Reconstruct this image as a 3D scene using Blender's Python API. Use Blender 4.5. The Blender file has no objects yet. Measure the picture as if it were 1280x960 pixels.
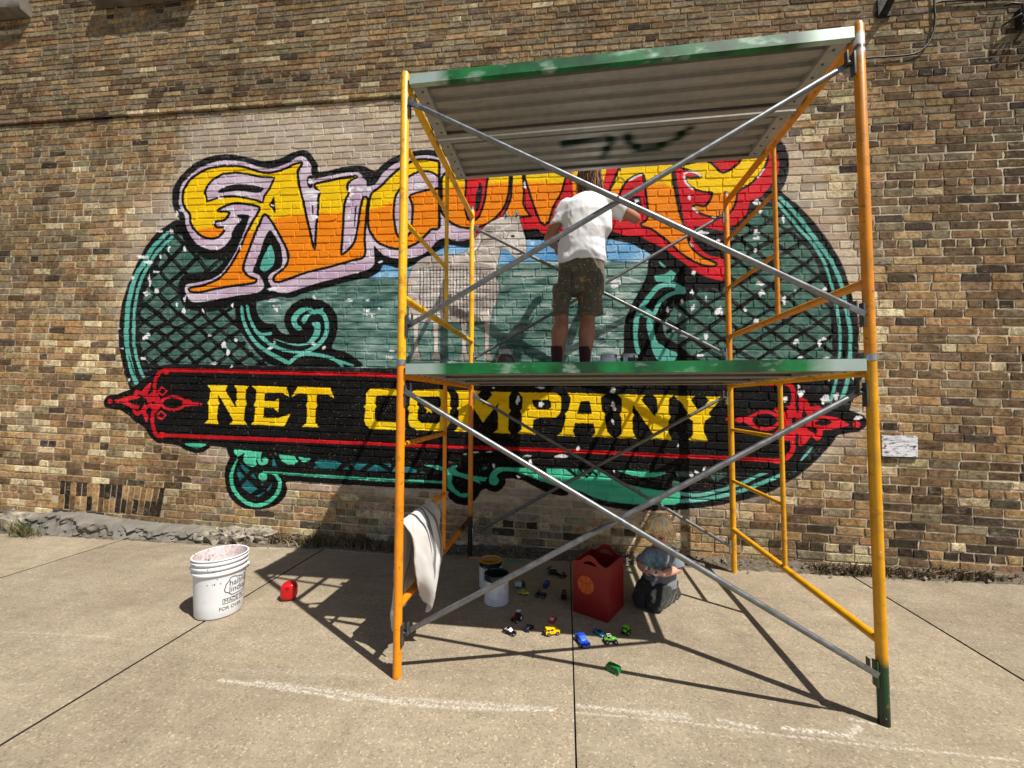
import bpy, bmesh, math, random
import numpy as np
from mathutils import Vector, Matrix, noise as mnoise
R = math.radians
random.seed(7); rng = np.random.default_rng(7)
S = bpy.context.scene
COL = S.collection

# ------------------------------------------------------------------ camera, sky, sun, exposure
# origin: foot of the scaffold's front left post; x along the wall, y towards the wall, z up
F_PX, CAM, YAW, PITCH, ROLL = 506.5, Vector((.819, -1.944, 1.341)), R(7.53), R(2.54), R(.11)
fwd = Vector((-math.sin(YAW)*math.cos(PITCH), math.cos(YAW)*math.cos(PITCH), math.sin(PITCH)))
rgt = Vector((math.cos(YAW), math.sin(YAW), 0)); upv = rgt.cross(fwd)
rgt, upv = rgt*math.cos(ROLL)+upv*math.sin(ROLL), upv*math.cos(ROLL)-rgt*math.sin(ROLL)
cam_d = bpy.data.cameras.new('camera'); cam_o = bpy.data.objects.new('camera', cam_d); COL.objects.link(cam_o)
cam_d.sensor_width = 36; cam_d.sensor_fit = 'HORIZONTAL'; cam_d.lens = F_PX/1280*36
cam_d.clip_start = .05; cam_d.clip_end = 800
m3 = Matrix((rgt, upv, -fwd)).transposed()
cam_o.matrix_world = Matrix.Translation(CAM) @ m3.to_4x4()
S.camera = cam_o

SUN_DIR = Vector((.53, -.34, 1.0)).normalized()          # towards the sun
w = bpy.data.worlds.new('World'); S.world = w; w.use_nodes = True
nt = w.node_tree; bg = nt.nodes['Background']
sky = nt.nodes.new('ShaderNodeTexSky'); sky.sky_type = 'NISHITA'; sky.sun_disc = False
sky.sun_elevation = math.asin(SUN_DIR.z); sky.sun_rotation = math.atan2(SUN_DIR.x, SUN_DIR.y)
sky.air_density = 1.0; sky.dust_density = 1.2; sky.ozone_density = 1.0
nt.links.new(sky.outputs[0], bg.inputs[0]); bg.inputs[1].default_value = .056
sun_d = bpy.data.lights.new('sun', 'SUN'); sun_d.energy = 5.0; sun_d.angle = R(.5); sun_d.color = (1, .955, .88)
sun_o = bpy.data.objects.new('sun', sun_d); COL.objects.link(sun_o); sun_o.location = (8, -8, 14)
sun_o.rotation_euler = SUN_DIR.to_track_quat('Z', 'Y').to_euler()
S.view_settings.view_transform = 'Standard'; S.view_settings.look = 'None'
S.view_settings.exposure = .50; S.view_settings.gamma = 1; S.view_settings.use_curve_mapping = False
S.cycles.use_denoising = True; S.cycles.max_bounces = 6; S.cycles.diffuse_bounces = 4

# ------------------------------------------------------------------ helpers
WALL_Y = 1.72
def srgb(r, g, b, a=1.0):
    f = lambda c: c/12.92 if c <= .04045 else ((c+.055)/1.055)**2.4
    return (f(r/255), f(g/255), f(b/255), a)
def pix_ray(px, py): return fwd + rgt*((px-640)/F_PX) + upv*((480-py)/F_PX)
def on_ground(px, py, z=0.):
    d = pix_ray(px, py); return CAM + d*((z-CAM.z)/d.z)
def on_wall(px, py, y=WALL_Y):
    d = pix_ray(px, py); return CAM + d*((y-CAM.y)/d.y)
def link(name, me, mat=None, parent=None, loc=(0, 0, 0), rot=(0, 0, 0), scale=(1, 1, 1), **kw):
    o = bpy.data.objects.new(name, me); COL.objects.link(o)
    o.location = loc; o.rotation_euler = rot; o.scale = scale
    if mat is not None and me is not None and not me.materials:
        for mm in (mat if isinstance(mat, (list, tuple)) else [mat]): me.materials.append(mm)
    if parent is not None: o.parent = parent
    for k, v in kw.items(): o[k] = v
    return o
def tag(o, label, cat, group=None):
    o['label'] = label; o['category'] = cat
    if group: o['group'] = group
    return o
def empty(name, loc=(0, 0, 0), rz=0, label=None, cat=None, group=None):
    o = bpy.data.objects.new(name, None); COL.objects.link(o); o.location = loc; o.rotation_euler = (0, 0, rz)
    o.empty_display_size = .1
    if label: tag(o, label, cat, group)
    return o
def smooth(me, ang=None):
    me.polygons.foreach_set('use_smooth', [True]*len(me.polygons))
    if ang: me.set_sharp_from_angle(angle=R(ang))
    return me
class MB:
    def __init__(s): s.v = []; s.f = []; s.mi = []
    def add(s, vs, fs, mi=0):
        b = len(s.v); s.v += [tuple(v) for v in vs]; s.f += [tuple(i+b for i in f) for f in fs]; s.mi += [mi]*len(fs); return s
    def box(s, c, d, rot=None, mi=0, bev=0.):
        hx, hy, hz = d[0]/2, d[1]/2, d[2]/2
        if bev > 0:
            bm = bmesh.new(); bmesh.ops.create_cube(bm, size=1)
            for v in bm.verts: v.co = Vector((v.co.x*d[0], v.co.y*d[1], v.co.z*d[2]))
            bmesh.ops.bevel(bm, geom=bm.edges[:], offset=bev, segments=2, profile=.7, affect='EDGES')
            bm.verts.index_update(); vs = [v.co.copy() for v in bm.verts]; fs = [[v.index for v in f.verts] for f in bm.faces]; bm.free()
        else:
            vs = [Vector((x, y, z)) for z in (-hz, hz) for y in (-hy, hy) for x in (-hx, hx)]
            fs = [(0, 2, 3, 1), (4, 5, 7, 6), (0, 1, 5, 4), (2, 6, 7, 3), (0, 4, 6, 2), (1, 3, 7, 5)]
        if rot is not None: vs = [rot @ v for v in vs]
        c = Vector(c); return s.add([v+c for v in vs], fs, mi)
    def tube(s, pts, r, n=10, caps=True, mi=0, squash=1.):
        pts = [Vector(p) for p in pts]; rs = r if isinstance(r, (list, tuple)) else [r]*len(pts)
        t0 = (pts[1]-pts[0]).normalized(); u = t0.orthogonal().normalized(); vs = []; prev = t0
        for i, p in enumerate(pts):
            t = ((pts[min(i+1, len(pts)-1)]-pts[max(i-1, 0)]).normalized()) if len(pts) > 1 else t0
            q = prev.rotation_difference(t); u = (q @ u); u = (u - t*u.dot(t)).normalized(); prev = t; b = t.cross(u)
            for k in range(n):
                a = 2*math.pi*k/n; vs.append(p + (u*math.cos(a)+b*math.sin(a)*squash)*rs[i])
        fs = [(i*n+k, i*n+(k+1) % n, (i+1)*n+(k+1) % n, (i+1)*n+k) for i in range(len(pts)-1) for k in range(n)]
        if caps: fs += [tuple(reversed(range(n))), tuple(range((len(pts)-1)*n, len(pts)*n))]
        return s.add(vs, fs, mi)
    def lathe(s, prof, n=32, c=(0, 0, 0), mi=0, sy=1.):
        vs = [(c[0]+r*math.cos(2*math.pi*k/n), c[1]+sy*r*math.sin(2*math.pi*k/n), c[2]+z) for r, z in prof for k in range(n)]
        fs = [(i*n+k, i*n+(k+1) % n, (i+1)*n+(k+1) % n, (i+1)*n+k) for i in range(len(prof)-1) for k in range(n)]
        return s.add(vs, fs, mi)
    def prism(s, poly, a, b, ax='y', mi=0):
        def P(u, v, w): return {'y': (u, w, v), 'x': (w, u, v), 'z': (u, v, w)}[ax]
        n = len(poly); vs = [P(u, v, a) for u, v in poly]+[P(u, v, b) for u, v in poly]
        fs = [tuple(range(n)), tuple(reversed(range(n, 2*n)))]+[(i, i+n, (i+1) % n+n, (i+1) % n) for i in range(n)]
        return s.add(vs, fs, mi)
    def mesh(s, name='m', sm=None):
        me = bpy.data.meshes.new(name); me.from_pydata(s.v, [], s.f); me.update()
        if any(s.mi): me.polygons.foreach_set('material_index', s.mi)
        bm = bmesh.new(); bm.from_mesh(me); bmesh.ops.recalc_face_normals(bm, faces=bm.faces); bm.to_mesh(me); bm.free()
        if sm: smooth(me, sm)
        return me
    def build(s, name, mat, parent=None, sm=None, **kw): return link(name, s.mesh(name, sm), mat, parent, **kw)

# ------------------------------------------------------------------ materials
def newmat(name):
    m = bpy.data.materials.new(name); m.use_nodes = True
    return m, m.node_tree, m.node_tree.nodes['Principled BSDF']
def N(t, typ, **kw):
    n = t.nodes.new(typ)
    for k, v in kw.items():
        if k.startswith('i_'): n.inputs[int(k[2:]) if k[2:].isdigit() else k[2:]].default_value = v
        else: setattr(n, k, v)
    return n
def mixc(t, fac, a, b, mode='MIX'):
    n = t.nodes.new('ShaderNodeMix'); n.data_type = 'RGBA'; n.blend_type = mode
    for i, v in ((0, fac), (6, a), (7, b)):
        if hasattr(v, 'links') or hasattr(v, 'is_linked'): t.links.new(v, n.inputs[i])
        else: n.inputs[i].default_value = v
    return n.outputs[2]
def ramp(t, src, stops, interp='LINEAR'):
    n = t.nodes.new('ShaderNodeValToRGB'); n.color_ramp.interpolation = interp
    e = n.color_ramp.elements
    while len(e) < len(stops): e.new(.5)
    for k, (p, c) in enumerate(stops):
        e[k].position = p; e[k].color = c if len(c) == 4 else (*c, 1)
    t.links.new(src, n.inputs[0]); return n.outputs[0]
def noise_tex(t, scale, detail=4, rough=.55, vec=None, dim='3D', out=0):
    n = t.nodes.new('ShaderNodeTexNoise'); n.inputs['Scale'].default_value = scale
    n.inputs['Detail'].default_value = detail; n.inputs['Roughness'].default_value = rough
    if vec is not None: t.links.new(vec, n.inputs['Vector'])
    return n.outputs[out]
def math_n(t, op, a, b=None, clamp=False):
    n = t.nodes.new('ShaderNodeMath'); n.operation = op; n.use_clamp = clamp
    for i, v in enumerate((a, b)):
        if v is None: continue
        if hasattr(v, 'is_linked'): t.links.new(v, n.inputs[i])
        else: n.inputs[i].default_value = v
    return n.outputs[0]
def bump(t, bsdf, h, strength=.3, dist=.005):
    n = t.nodes.new('ShaderNodeBump'); n.inputs['Strength'].default_value = strength; n.inputs['Distance'].default_value = dist
    t.links.new(h, n.inputs['Height']); t.links.new(n.outputs[0], bsdf.inputs['Normal']); return n
def geo_pos(t): return t.nodes.new('ShaderNodeNewGeometry').outputs['Position']
def obj_co(t): return t.nodes.new('ShaderNodeTexCoord').outputs['Object']
def paint(name, col, rough=.45, metal=0., var=.12, scale=14, dirt=None, dirt_amt=.35, bumpy=0., spec=.5):
    """plain paint / plastic with slight colour variation and specks of dirt or wear"""
    m, t, b = newmat(name); co = obj_co(t)
    c2 = tuple(max(0, x*(1-var*2)) for x in col[:3])+(1,)
    c = ramp(t, noise_tex(t, scale, 5, .6, co), [(.3, c2), (.7, col)])
    if dirt:
        f = ramp(t, noise_tex(t, scale*2.3, 8, .7, co), [(.58, (0, 0, 0)), (.72, (1, 1, 1))])
        c = mixc(t, math_n(t, 'MULTIPLY', f, dirt_amt), c, dirt)
    t.links.new(c, b.inputs['Base Color']); b.inputs['Roughness'].default_value = rough; b.inputs['Metallic'].default_value = metal
    b.inputs['Specular IOR Level'].default_value = spec
    rr = ramp(t, noise_tex(t, scale*1.7, 4, .6, co), [(.3, (rough*.8,)*3), (.75, (min(1, rough*1.3),)*3)])
    t.links.new(rr, b.inputs['Roughness'])
    if bumpy: bump(t, b, noise_tex(t, scale*6, 4, .6, co), bumpy, .002)
    return m
# ------------------------------------------------------------------ the mural: vector drawing, rasterised in wall coordinates
# Outlines are noted in photograph pixels (some through enlarged crops) and laid onto the wall plane.
CROPS = dict(c1=(200, 170, 8), c2=(340, 170, 8), c3=(200, 280, 8), c4=(340, 280, 8), c5=(480, 170, 8), c6=(620, 190, 8), c7=(750, 190, 8), c8=(860, 160, 8),
  d1=(140, 260, 8), d2=(140, 370, 8), d3=(290, 360, 8), d4=(120, 450, 8), d5=(240, 470, 6.4), d6=(270, 540, 8), d7=(420, 470, 8), d8=(400, 540, 8),
  e1=(560, 470, 8), e2=(680, 470, 8), e3=(800, 470, 8), e4=(940, 470, 8), e5=(560, 550, 8), e6=(700, 550, 8), e7=(840, 540, 8), e8=(480, 260, 6.4),
  f1=(480, 350, 6.4), f2=(760, 290, 8), f3=(760, 360, 8), f4=(900, 240, 6.4), f5=(900, 340, 6.4), p=(0, 0, 1))
MX0, MX1, MZ0, MZ1, MPX = -4.35, 3.65, .25, 4.35, .004
MW, MH = int(round((MX1-MX0)/MPX)), int(round((MZ1-MZ0)/MPX))
def K(s, crop='p'):
    out = []
    for tok in s.replace(';', ' ').split():
        if tok in CROPS: crop = tok; continue
        x, y = tok.split(','); ox, oy, k = CROPS[crop]; out.append((ox+float(x)/k, oy+float(y)/k))
    return out
_f, _r, _u, _c = (np.array(v) for v in (fwd, rgt, upv, CAM))
def px2img(pts):
    a = np.asarray(pts, float)
    d = _f+np.outer((a[:, 0]-640)/F_PX, _r)+np.outer((480-a[:, 1])/F_PX, _u)
    q = _c+d*((WALL_Y-_c[1])/d[:, 1])[:, None]
    return np.stack([(q[:, 0]-MX0)/MPX, (q[:, 2]-MZ0)/MPX], 1)
def cr(pts, closed=True, n=6):
    p = np.asarray(pts, float); m = len(p); out = []
    for i in range(m if closed else m-1):
        g = (lambda j: p[j % m]) if closed else (lambda j: p[min(max(j, 0), m-1)])
        a, b, c, d = g(i-1), g(i), g(i+1), g(i+2)
        for k in range(n):
            t = k/n; out.append(.5*((2*b)+(c-a)*t+(2*a-5*b+4*c-d)*t*t+(3*b-a-3*c+d)*t**3))
    if not closed: out.append(p[-1])
    return np.array(out)
def raster(poly):
    """coverage of a polygon in image space: two sub-rows, exact horizontal span ends"""
    x0, y0 = np.floor(poly.min(0)).astype(int)-1; x1, y1 = np.ceil(poly.max(0)).astype(int)+2
    x0, y0 = max(x0, 0), max(y0, 0); x1, y1 = min(x1, MW), min(y1, MH)
    if x1 <= x0 or y1 <= y0: return None
    cov = np.zeros((y1-y0, x1-x0), np.float32); a = poly; b = np.roll(poly, -1, 0); W_ = x1-x0
    dy = b[:, 1]-a[:, 1]; ok = np.abs(dy) > 1e-9; a, b, dy = a[ok], b[ok], dy[ok]
    for row in range(y0, y1):
        for sub in (.25, .75):
            y = row+sub; hit = (a[:, 1] <= y) != (b[:, 1] <= y)
            if not hit.any(): continue
            xs = np.sort(a[hit, 0]+(y-a[hit, 1])*(b[hit, 0]-a[hit, 0])/dy[hit])-x0
            for s, e in zip(xs[0::2], xs[1::2]):
                s, e = max(s, 0), min(e, W_)
                if e <= s: continue
                i, j = int(s), int(e)
                if i == j: cov[row-y0, i] += .5*(e-s)
                else:
                    cov[row-y0, i] += .5*(i+1-s); cov[row-y0, i+1:j] += .5
                    if j < W_: cov[row-y0, j] += .5*(e-j)
    return x0, y0, np.clip(cov, 0, 1)
def vnoise(sx, sy, seed, octv=3):
    r = np.random.default_rng(seed); out = np.zeros((MH, MW), np.float32); amp = 1; tot = 0
    for o in range(octv):
        gx, gy = max(2, int(MW*MPX/sx*2**o)+2), max(2, int(MH*MPX/sy*2**o)+2)
        g = r.random((gy, gx), dtype=np.float32)
        X = np.linspace(0, gx-1.001, MW); Y = np.linspace(0, gy-1.001, MH); xi = X.astype(int); yi = Y.astype(int)
        fx = (X-xi)[None]; fy = (Y-yi)[:, None]; fx = fx*fx*(3-2*fx); fy = fy*fy*(3-2*fy)
        A = g[yi][:, xi]*(1-fx)+g[yi][:, xi+1]*fx; B = g[yi+1][:, xi]*(1-fx)+g[yi+1][:, xi+1]*fx
        out += amp*(A*(1-fy)+B*fy); tot += amp; amp *= .55
    return out/tot
CANV = np.zeros((MH, MW, 4), np.float32)
n_fine, n_mid, n_streak = vnoise(.03, .03, 1), vnoise(.22, .1, 2), vnoise(.14, .03, 3)
def C3(*c): return np.array(c, np.float32)/255
GR = np.array(sorted([(-4.2, 0)]), float)
def grad_line():
    q = px2img(K('p 215,292 240,288 265,283 300,289 318,290 345,272 380,268 420,266 455,262 480,257 510,243 560,235 620,229 680,226 760,236 800,232 830,228 850,238 890,243 915,240 960,236'))
    return np.interp(np.arange(MW), q[:, 0], q[:, 1])
GL = grad_line(); ROWS = np.arange(MH)[:, None]
FILL = {}
def tex(name, a, b, nz, lo=.3, hi=.7):
    k = np.clip((nz-lo)/(hi-lo), 0, 1)[..., None]; FILL[name] = a*(1-k)+b*k
ya, yb = C3(250, 205, 12), C3(246, 140, 18)
k = np.clip(((GL[None]-ROWS)+(n_mid-.5)*14)/7+.5, 0, 1)[..., None]
FILL['face'] = ya*(1-k)+yb*k
FILL['face'] = FILL['face']*(.95+.09*n_streak[..., None])
tex('pink', C3(196, 168, 190), C3(222, 206, 220), n_mid)
tex('char', C3(20, 20, 22), C3(78, 80, 84), n_streak*.6+n_fine*.4, .5, .78)
tex('blk', C3(9, 9, 10), C3(20, 20, 21), n_mid)
tex('red', C3(196, 22, 36), C3(220, 40, 50), n_mid)
tex('bred', C3(176, 10, 20), C3(205, 26, 34), n_mid)
tex('lett', C3(244, 200, 12), C3(253, 216, 34), n_mid)
tex('teal', C3(88, 172, 156), C3(112, 192, 178), n_mid)
tex('mint', C3(66, 186, 146), C3(92, 208, 168), n_mid)
tex('deep', C3(22, 92, 98), C3(44, 124, 126), n_streak)
tex('dia', C3(58, 94, 83), C3(98, 132, 120), n_streak*.5+n_fine*.5, .35, .7)
tex('field', C3(62, 98, 91), C3(146, 174, 165), n_streak*.6+n_mid*.4, .32, .7)
tex('pale', C3(120, 158, 146), C3(216, 220, 212), n_streak, .35, .7)
tex('sky', C3(92, 160, 216), C3(160, 206, 236), n_mid, .3, .7)
tex('horse', C3(172, 160, 150), C3(232, 224, 214), n_mid*.5+n_streak*.5, .35, .65)
tex('white', C3(226, 226, 228), C3(250, 250, 250), n_fine)
tex('wash', C3(196, 178, 160), C3(214, 202, 186), n_mid)
CLIP = [None]
def put(fill, poly_img, alpha=1.):
    r = raster(poly_img)
    if r is None: return
    x, y, c = r; h, w_ = c.shape
    if CLIP[0] is not None: c = c*CLIP[0][y:y+h, x:x+w_]
    c = (c*alpha)[..., None]; d = CANV[y:y+h, x:x+w_]; f = FILL[fill][y:y+h, x:x+w_]
    ao = d[..., 3:4]; an = c+ao*(1-c)
    d[..., :3] = np.where(an > 1e-5, (f*c+d[..., :3]*ao*(1-c))/np.maximum(an, 1e-5), f); d[..., 3:4] = an
def P(fill, s, sm=True, alpha=1., n=5):
    pts = K(s) if isinstance(s, str) else s
    if sm: pts = cr(pts, True, n)
    put(fill, px2img(pts), alpha); return pts
def stroke_poly(pts, w_):
    p = np.asarray(pts, float); d = np.gradient(p, axis=0); L = np.hypot(d[:, 0], d[:, 1])+1e-9; nrm = np.stack([-d[:, 1], d[:, 0]], 1)/L[:, None]
    w_ = np.broadcast_to(np.asarray(w_, float), (len(p),))[:, None]/2
    a, b = p+nrm*w_, p-nrm*w_; t0, t1 = d[0]/L[0], d[-1]/L[-1]
    return np.concatenate([[p[0]-t0*w_[0]], a, [p[-1]+t1*w_[-1]], b[::-1]])
def L(fill, s, w_, sm=True, alpha=1., taper=None):
    pts = K(s) if isinstance(s, str) else s
    if sm and len(pts) > 2: pts = cr(pts, False, 5)
    elif len(pts) == 2: pts = np.array([np.array(pts[0])*(1-t)+np.array(pts[1])*t for t in np.linspace(0, 1, 8)])
    ww = np.full(len(pts), float(w_))
    if taper: ww = ww*np.interp(np.linspace(0, 1, len(pts)), *zip(*taper))
    put(fill, px2img(stroke_poly(pts, ww)), alpha)
def O(fill, s, w_=3, stroke='blk', sm=True, n=5):
    """filled shape with a painted outline"""
    pts = P(fill, s, sm, n=n); q = np.concatenate([pts, pts[:2]]) if not isinstance(pts, list) else np.array(pts+pts[:2])
    if not sm: 
        q = np.concatenate([np.linspace(q[i], q[i+1], 4, endpoint=False) for i in range(len(q)-1)])
    for i in range(0, len(q)-1, 12):
        seg = q[i:i+14]
        if len(seg) > 1: put(stroke, px2img(stroke_poly(seg, w_)))
def dot(fill, x, y, r, ry=None):
    a = np.linspace(0, 2*math.pi, 16, endpoint=False); put(fill, px2img(np.stack([x+r*np.cos(a), y+(ry or r)*np.sin(a)], 1)))
rb = random.Random(3)
def dab(x, y, w_, h):
    w_, h = w_*1.28, h*1.28
    for _ in range(3):
        a = np.sort(np.array([rb.uniform(0, 6.28) for _ in range(9)])); rr = np.array([rb.uniform(.45, 1.05) for _ in a])
        ox, oy = rb.uniform(-.25, .25)*w_, rb.uniform(-.25, .25)*h
        put('white', px2img(np.stack([x+ox+w_/2*.8*rr*np.cos(a), y+oy+h/2*.8*rr*np.sin(a)], 1)), .95)
def ring(fill, x, y, rx, ry, w_):
    a = np.linspace(0, 2*math.pi, 40); L(fill, np.stack([x+rx*np.cos(a), y+ry*np.sin(a)], 1), w_, sm=False)

# pale wash left on the bricks around the painting (soft-edged layers)
for g, al in ((0, .2), (9, .26), (18, .3)):
    P('wash', [(205+g, 262-g), (222+g, 190), (236+g, 150+g*.6), (330, 136+g*.6), (505, 126+g*.5), (600, 130), (600, 300), (230, 300)], alpha=al)
    P('wash', [(950, 150+g), (1010-g*.5, 170+g), (1040-g*.5, 235), (1078-g, 300), (1090-g, 380), (1000, 380), (960, 250)], alpha=al*.8)
    P('wash', [(190, 540), (262, 560+g), (284, 585), (290, 625-g), (360, 640-g), (380, 612), (560, 640-g), (700, 655-g), (840, 650-g), (960, 630-g), (1090-g, 540), (1000, 500), (400, 500)], alpha=al*.7)
    P('wash', [(140+g, 330), (165+g, 250+g), (215, 230), (215, 330), (160, 420), (132+g, 430)], alpha=al*.55)

# great oval
P('char', 'p 217,276 196,290 180,310 168,335 158,360 153,376 149,401 148,420 149,436 152,451 156,470 163,490 240,520 1000,594 965,614 930,625 890,633 840,638 795,638 762,634 731,625 712,613 900,560 1000,594 1021,574 1036,557 1048,543 1063,510 1070,480 1073,449 1074,418 1072,392 1064,365 1058,343 1050,324 1040,307 1028,290 1012,271 997,256 981,243 970,232 900,190 600,190 400,230', sm=False)
P('char', 'p 1080,440 1068,495 1046,545 1021,575 1000,592 965,614 930,625 890,633 840,638 795,638 762,634 731,625 700,600 760,560 960,480')
# centre field, horizon and sky
P('field', 'p 318,378 345,372 380,360 440,345 480,335 560,300 700,280 830,290 840,460 300,460 300,400', sm=False)
P('sky', 'p 462,349 470,335 482,328 560,300 660,285 760,285 815,305 818,330 790,328 765,326 700,326 660,327 625,330 600,332 540,338 506,349', sm=False)
CLIP[0] = np.clip(CANV[..., 3], 0, 1)
for s_, f_, w0, al in [('p 640,345 700,343', 'pale', 10, .5), ('p 760,350 800,352', 'pale', 12, .45), ('p 760,345 805,347', 'field', 8, .6), ('p 765,405 782,402', 'pale', 40, .65), ('p 770,372 790,370', 'pale', 22, .6),
                   ('p 690,440 780,436', 'pale', 18, .5), ('p 650,388 690,380', 'pale', 14, .4), ('p 640,366 690,362', 'pale', 8, .55), ('p 655,430 690,395', 'dia', 26, .6), ('p 560,440 600,430', 'dia', 18, .5),
                   ('p 430,390 460,388', 'pale', 7, .35), ('p 420,420 500,415', 'dia', 12, .4), ('p 440,440 500,445', 'pale', 10, .35), ('p 400,362 500,352', 'dia', 8, .4), ('p 640,405 700,420', 'char', 9, .3),
                   ('p 690,330 760,327', 'white', 2.5, .6), ('p 765,327 812,329', 'char', 3, .5), ('p 640,328 700,328', 'white', 2.5, .5), ('p 775,345 800,352', 'white', 3, .6), ('p 720,445 780,405', 'char', 5, .25), ('p 500,348 462,350', 'char', 2, .5)]:
    L(f_, s_, w0, alpha=al)
qs = random.Random(17)
for _ in range(240):
    x, y = qs.uniform(330, 830), qs.uniform(338, 456); ln = qs.uniform(8, 36); right = x > 640
    f_ = qs.choice(('pale', 'pale', 'dia', 'field', 'white') if right else ('pale', 'dia', 'field', 'field'))
    L(f_, [(x, y), (x+ln*.5, y+qs.uniform(-3, 2)), (x+ln, y+qs.uniform(-5, 3))], qs.uniform(1.5, 6), alpha=qs.uniform(.12, .5 if right else .32)*(.6 if f_ == 'white' else 1))
for _ in range(40):
    x, y = qs.uniform(740, 790), qs.uniform(375, 450); L(qs.choice(('pale', 'white', 'char')), [(x, y), (x+qs.uniform(4, 18), y+qs.uniform(-5, 3))], qs.uniform(1.2, 4), alpha=qs.uniform(.2, .5))
CLIP[0] = None
# netting, left and right
def net(clip, rows, x0, per, drift, tilt, xa, w_, seed):
    m = np.zeros((MH, MW), np.float32); r = raster(px2img(cr(K(clip), True, 4))); m[r[1]:r[1]+r[2].shape[0], r[0]:r[0]+r[2].shape[1]] = r[2]
    CLIP[0] = m; P('dia', clip); q = random.Random(seed); G = {}
    for j, y in enumerate(rows):
        for k_ in range(-8, 9):
            x = x0+per(y)*(k_+(.5 if j % 2 else 0))+drift*j
            G[j, k_] = (x+q.uniform(-1.2, 1.2), y+tilt*(x-xa)+q.uniform(-1, 1))
    for (j, k_), a in G.items():
        for dk in ((0, -1) if j % 2 == 0 else (0, 1)):
            b = G.get((j+1, k_+dk))
            if b:
                L('char' if q.random() < .3 else 'blk', [a, b], w_*q.uniform(.8, 1.2), sm=False)
                if q.random() < .45: L('dia', [(a[0]+1, a[1]+.6), (b[0]+.6, b[1]-.4)], .8, sm=False, alpha=.7)
        dot('blk', a[0], a[1], w_*.85, w_*.7)
    for _ in range(40):
        a = G[q.choice(list(G))]; L('white', [(a[0]+q.uniform(2, 9), a[1]+q.uniform(-2, 2)), (a[0]+q.uniform(8, 13), a[1]+q.uniform(-4, 4))], .8, alpha=.35)
    CLIP[0] = None
net('p 214,298 226,294 234,306 246,318 262,324 284,322 272,338 242,343 227,350 223,366 232,384 260,390 300,383 299,402 305,425 320,445 340,458 198,457 190,463 179,442 174,415 176,390 183,362 196,335', 
    [290, 306, 322, 338, 353, 367, 380, 392, 403, 412, 422, 432, 443, 454, 465], 216, lambda y: np.interp(y, [320, 410], [32, 27]), -.9, .0, 230, 4.8, 1)
net('p 908,303 926,288 941,270 956,258 974,264 990,282 1010,310 1024,338 1034,370 1039,400 1040,440 1036,456 838,456 833,420 836,396 850,376 872,363 905,362', 
    [262, 275, 288, 301, 314, 328, 343, 357, 371, 385, 400, 414, 427, 440, 453], 984, lambda y: 40, .0, .045, 960, 4.2, 2)
# rim stripes
T1 = 'p 210,290 199,301 190,311 179,330 171,342 166,355 161,376 159,392 158,410 158,425 160,442 164,460 170,479'
L('teal', T1, 6.6, taper=[(0, .6), (.2, .9), (1, .95)]); L('teal', 'p 215,296 202,309 194,318 184,335 177,348 172,364 169,380 167,400 167,424 169,440 173,456 179,471', 4.0)
L('blk', 'p 161,445 166,462 173,476', 1.2)
L('teal', 'p 975,247 994,266 1009,285 1023,304 1036,321 1045,338 1051.6,355 1056,376 1060,395 1063,415 1063,432 1062,449 1060,470 1057,485 1051,502', 5.4)
L('teal', 'p 972,254 987,271 1001,288 1015,303 1026,320 1034,337 1040,358 1045,378 1048,395 1050,415 1050,434 1049,450 1045,475 1042,489 1038,505', 4.2)
L('teal', 'p 843,616 871,619 892,615 910,610 932,602 949,594 966,587', 4.6); L('teal', 'p 836,627 875,625 896,621 915,617 937,610 959,601 976,594', 5)
P('teal', 'p 1000,576 1006,568 1016,558 1012,566 1004,575')

# left scroll
P('blk', 'd3 40,180 40,300 80,420 160,540 280,680 420,775 760,790 1280,790 1230,700 1130,640 1000,600 1040,480 1055,340 1030,240 960,160 860,115 740,105 640,140 560,210 520,310 540,400 570,460 500,450 450,400 430,360 340,350 280,300 240,200 240,150 140,150')
L('teal', 'd3 95,190 110,300 150,420 230,540 340,630 450,690 570,755', 5, taper=[(0, .8), (1, 1.1)])
L('teal', 'd3 150,180 175,290 220,400 300,500 400,570 520,620 640,640 720,640', 4.4, taper=[(0, .9), (.6, 1), (1, .8)])
P('teal', 'd3 245,425 310,450 392,440 390,470 320,480 360,520 290,490')
L('teal', 'd3 420,510 540,550 660,570 760,555', 2, taper=[(0, .5), (1, 1.6)])
P('teal', 'd3 795,352 830,335 875,345 888,400 872,480 805,545 735,572 780,510 822,440 815,390')
L('teal', 'd3 690,655 800,610 890,540 945,440 945,340 910,260 840,228', 5.4)
P('teal', 'd3 855,215 915,195 910,240 890,265', sm=False)
L('teal', 'd3 830,248 740,212 660,250 618,320 640,385 682,405', 7.4, taper=[(0, .8), (.5, 1), (1, .75)]); L('blk', 'd3 790,228 730,240 680,285 672,340', 1.2)
P('teal', 'd3 690,320 730,270 800,255 770,290 740,340 710,355')
L('teal', 'd3 570,755 640,690 740,660 880,672 1020,712 1100,775', 4.4); L('teal', 'd3 1040,722 1120,745 1210,778', 3.4)
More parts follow.
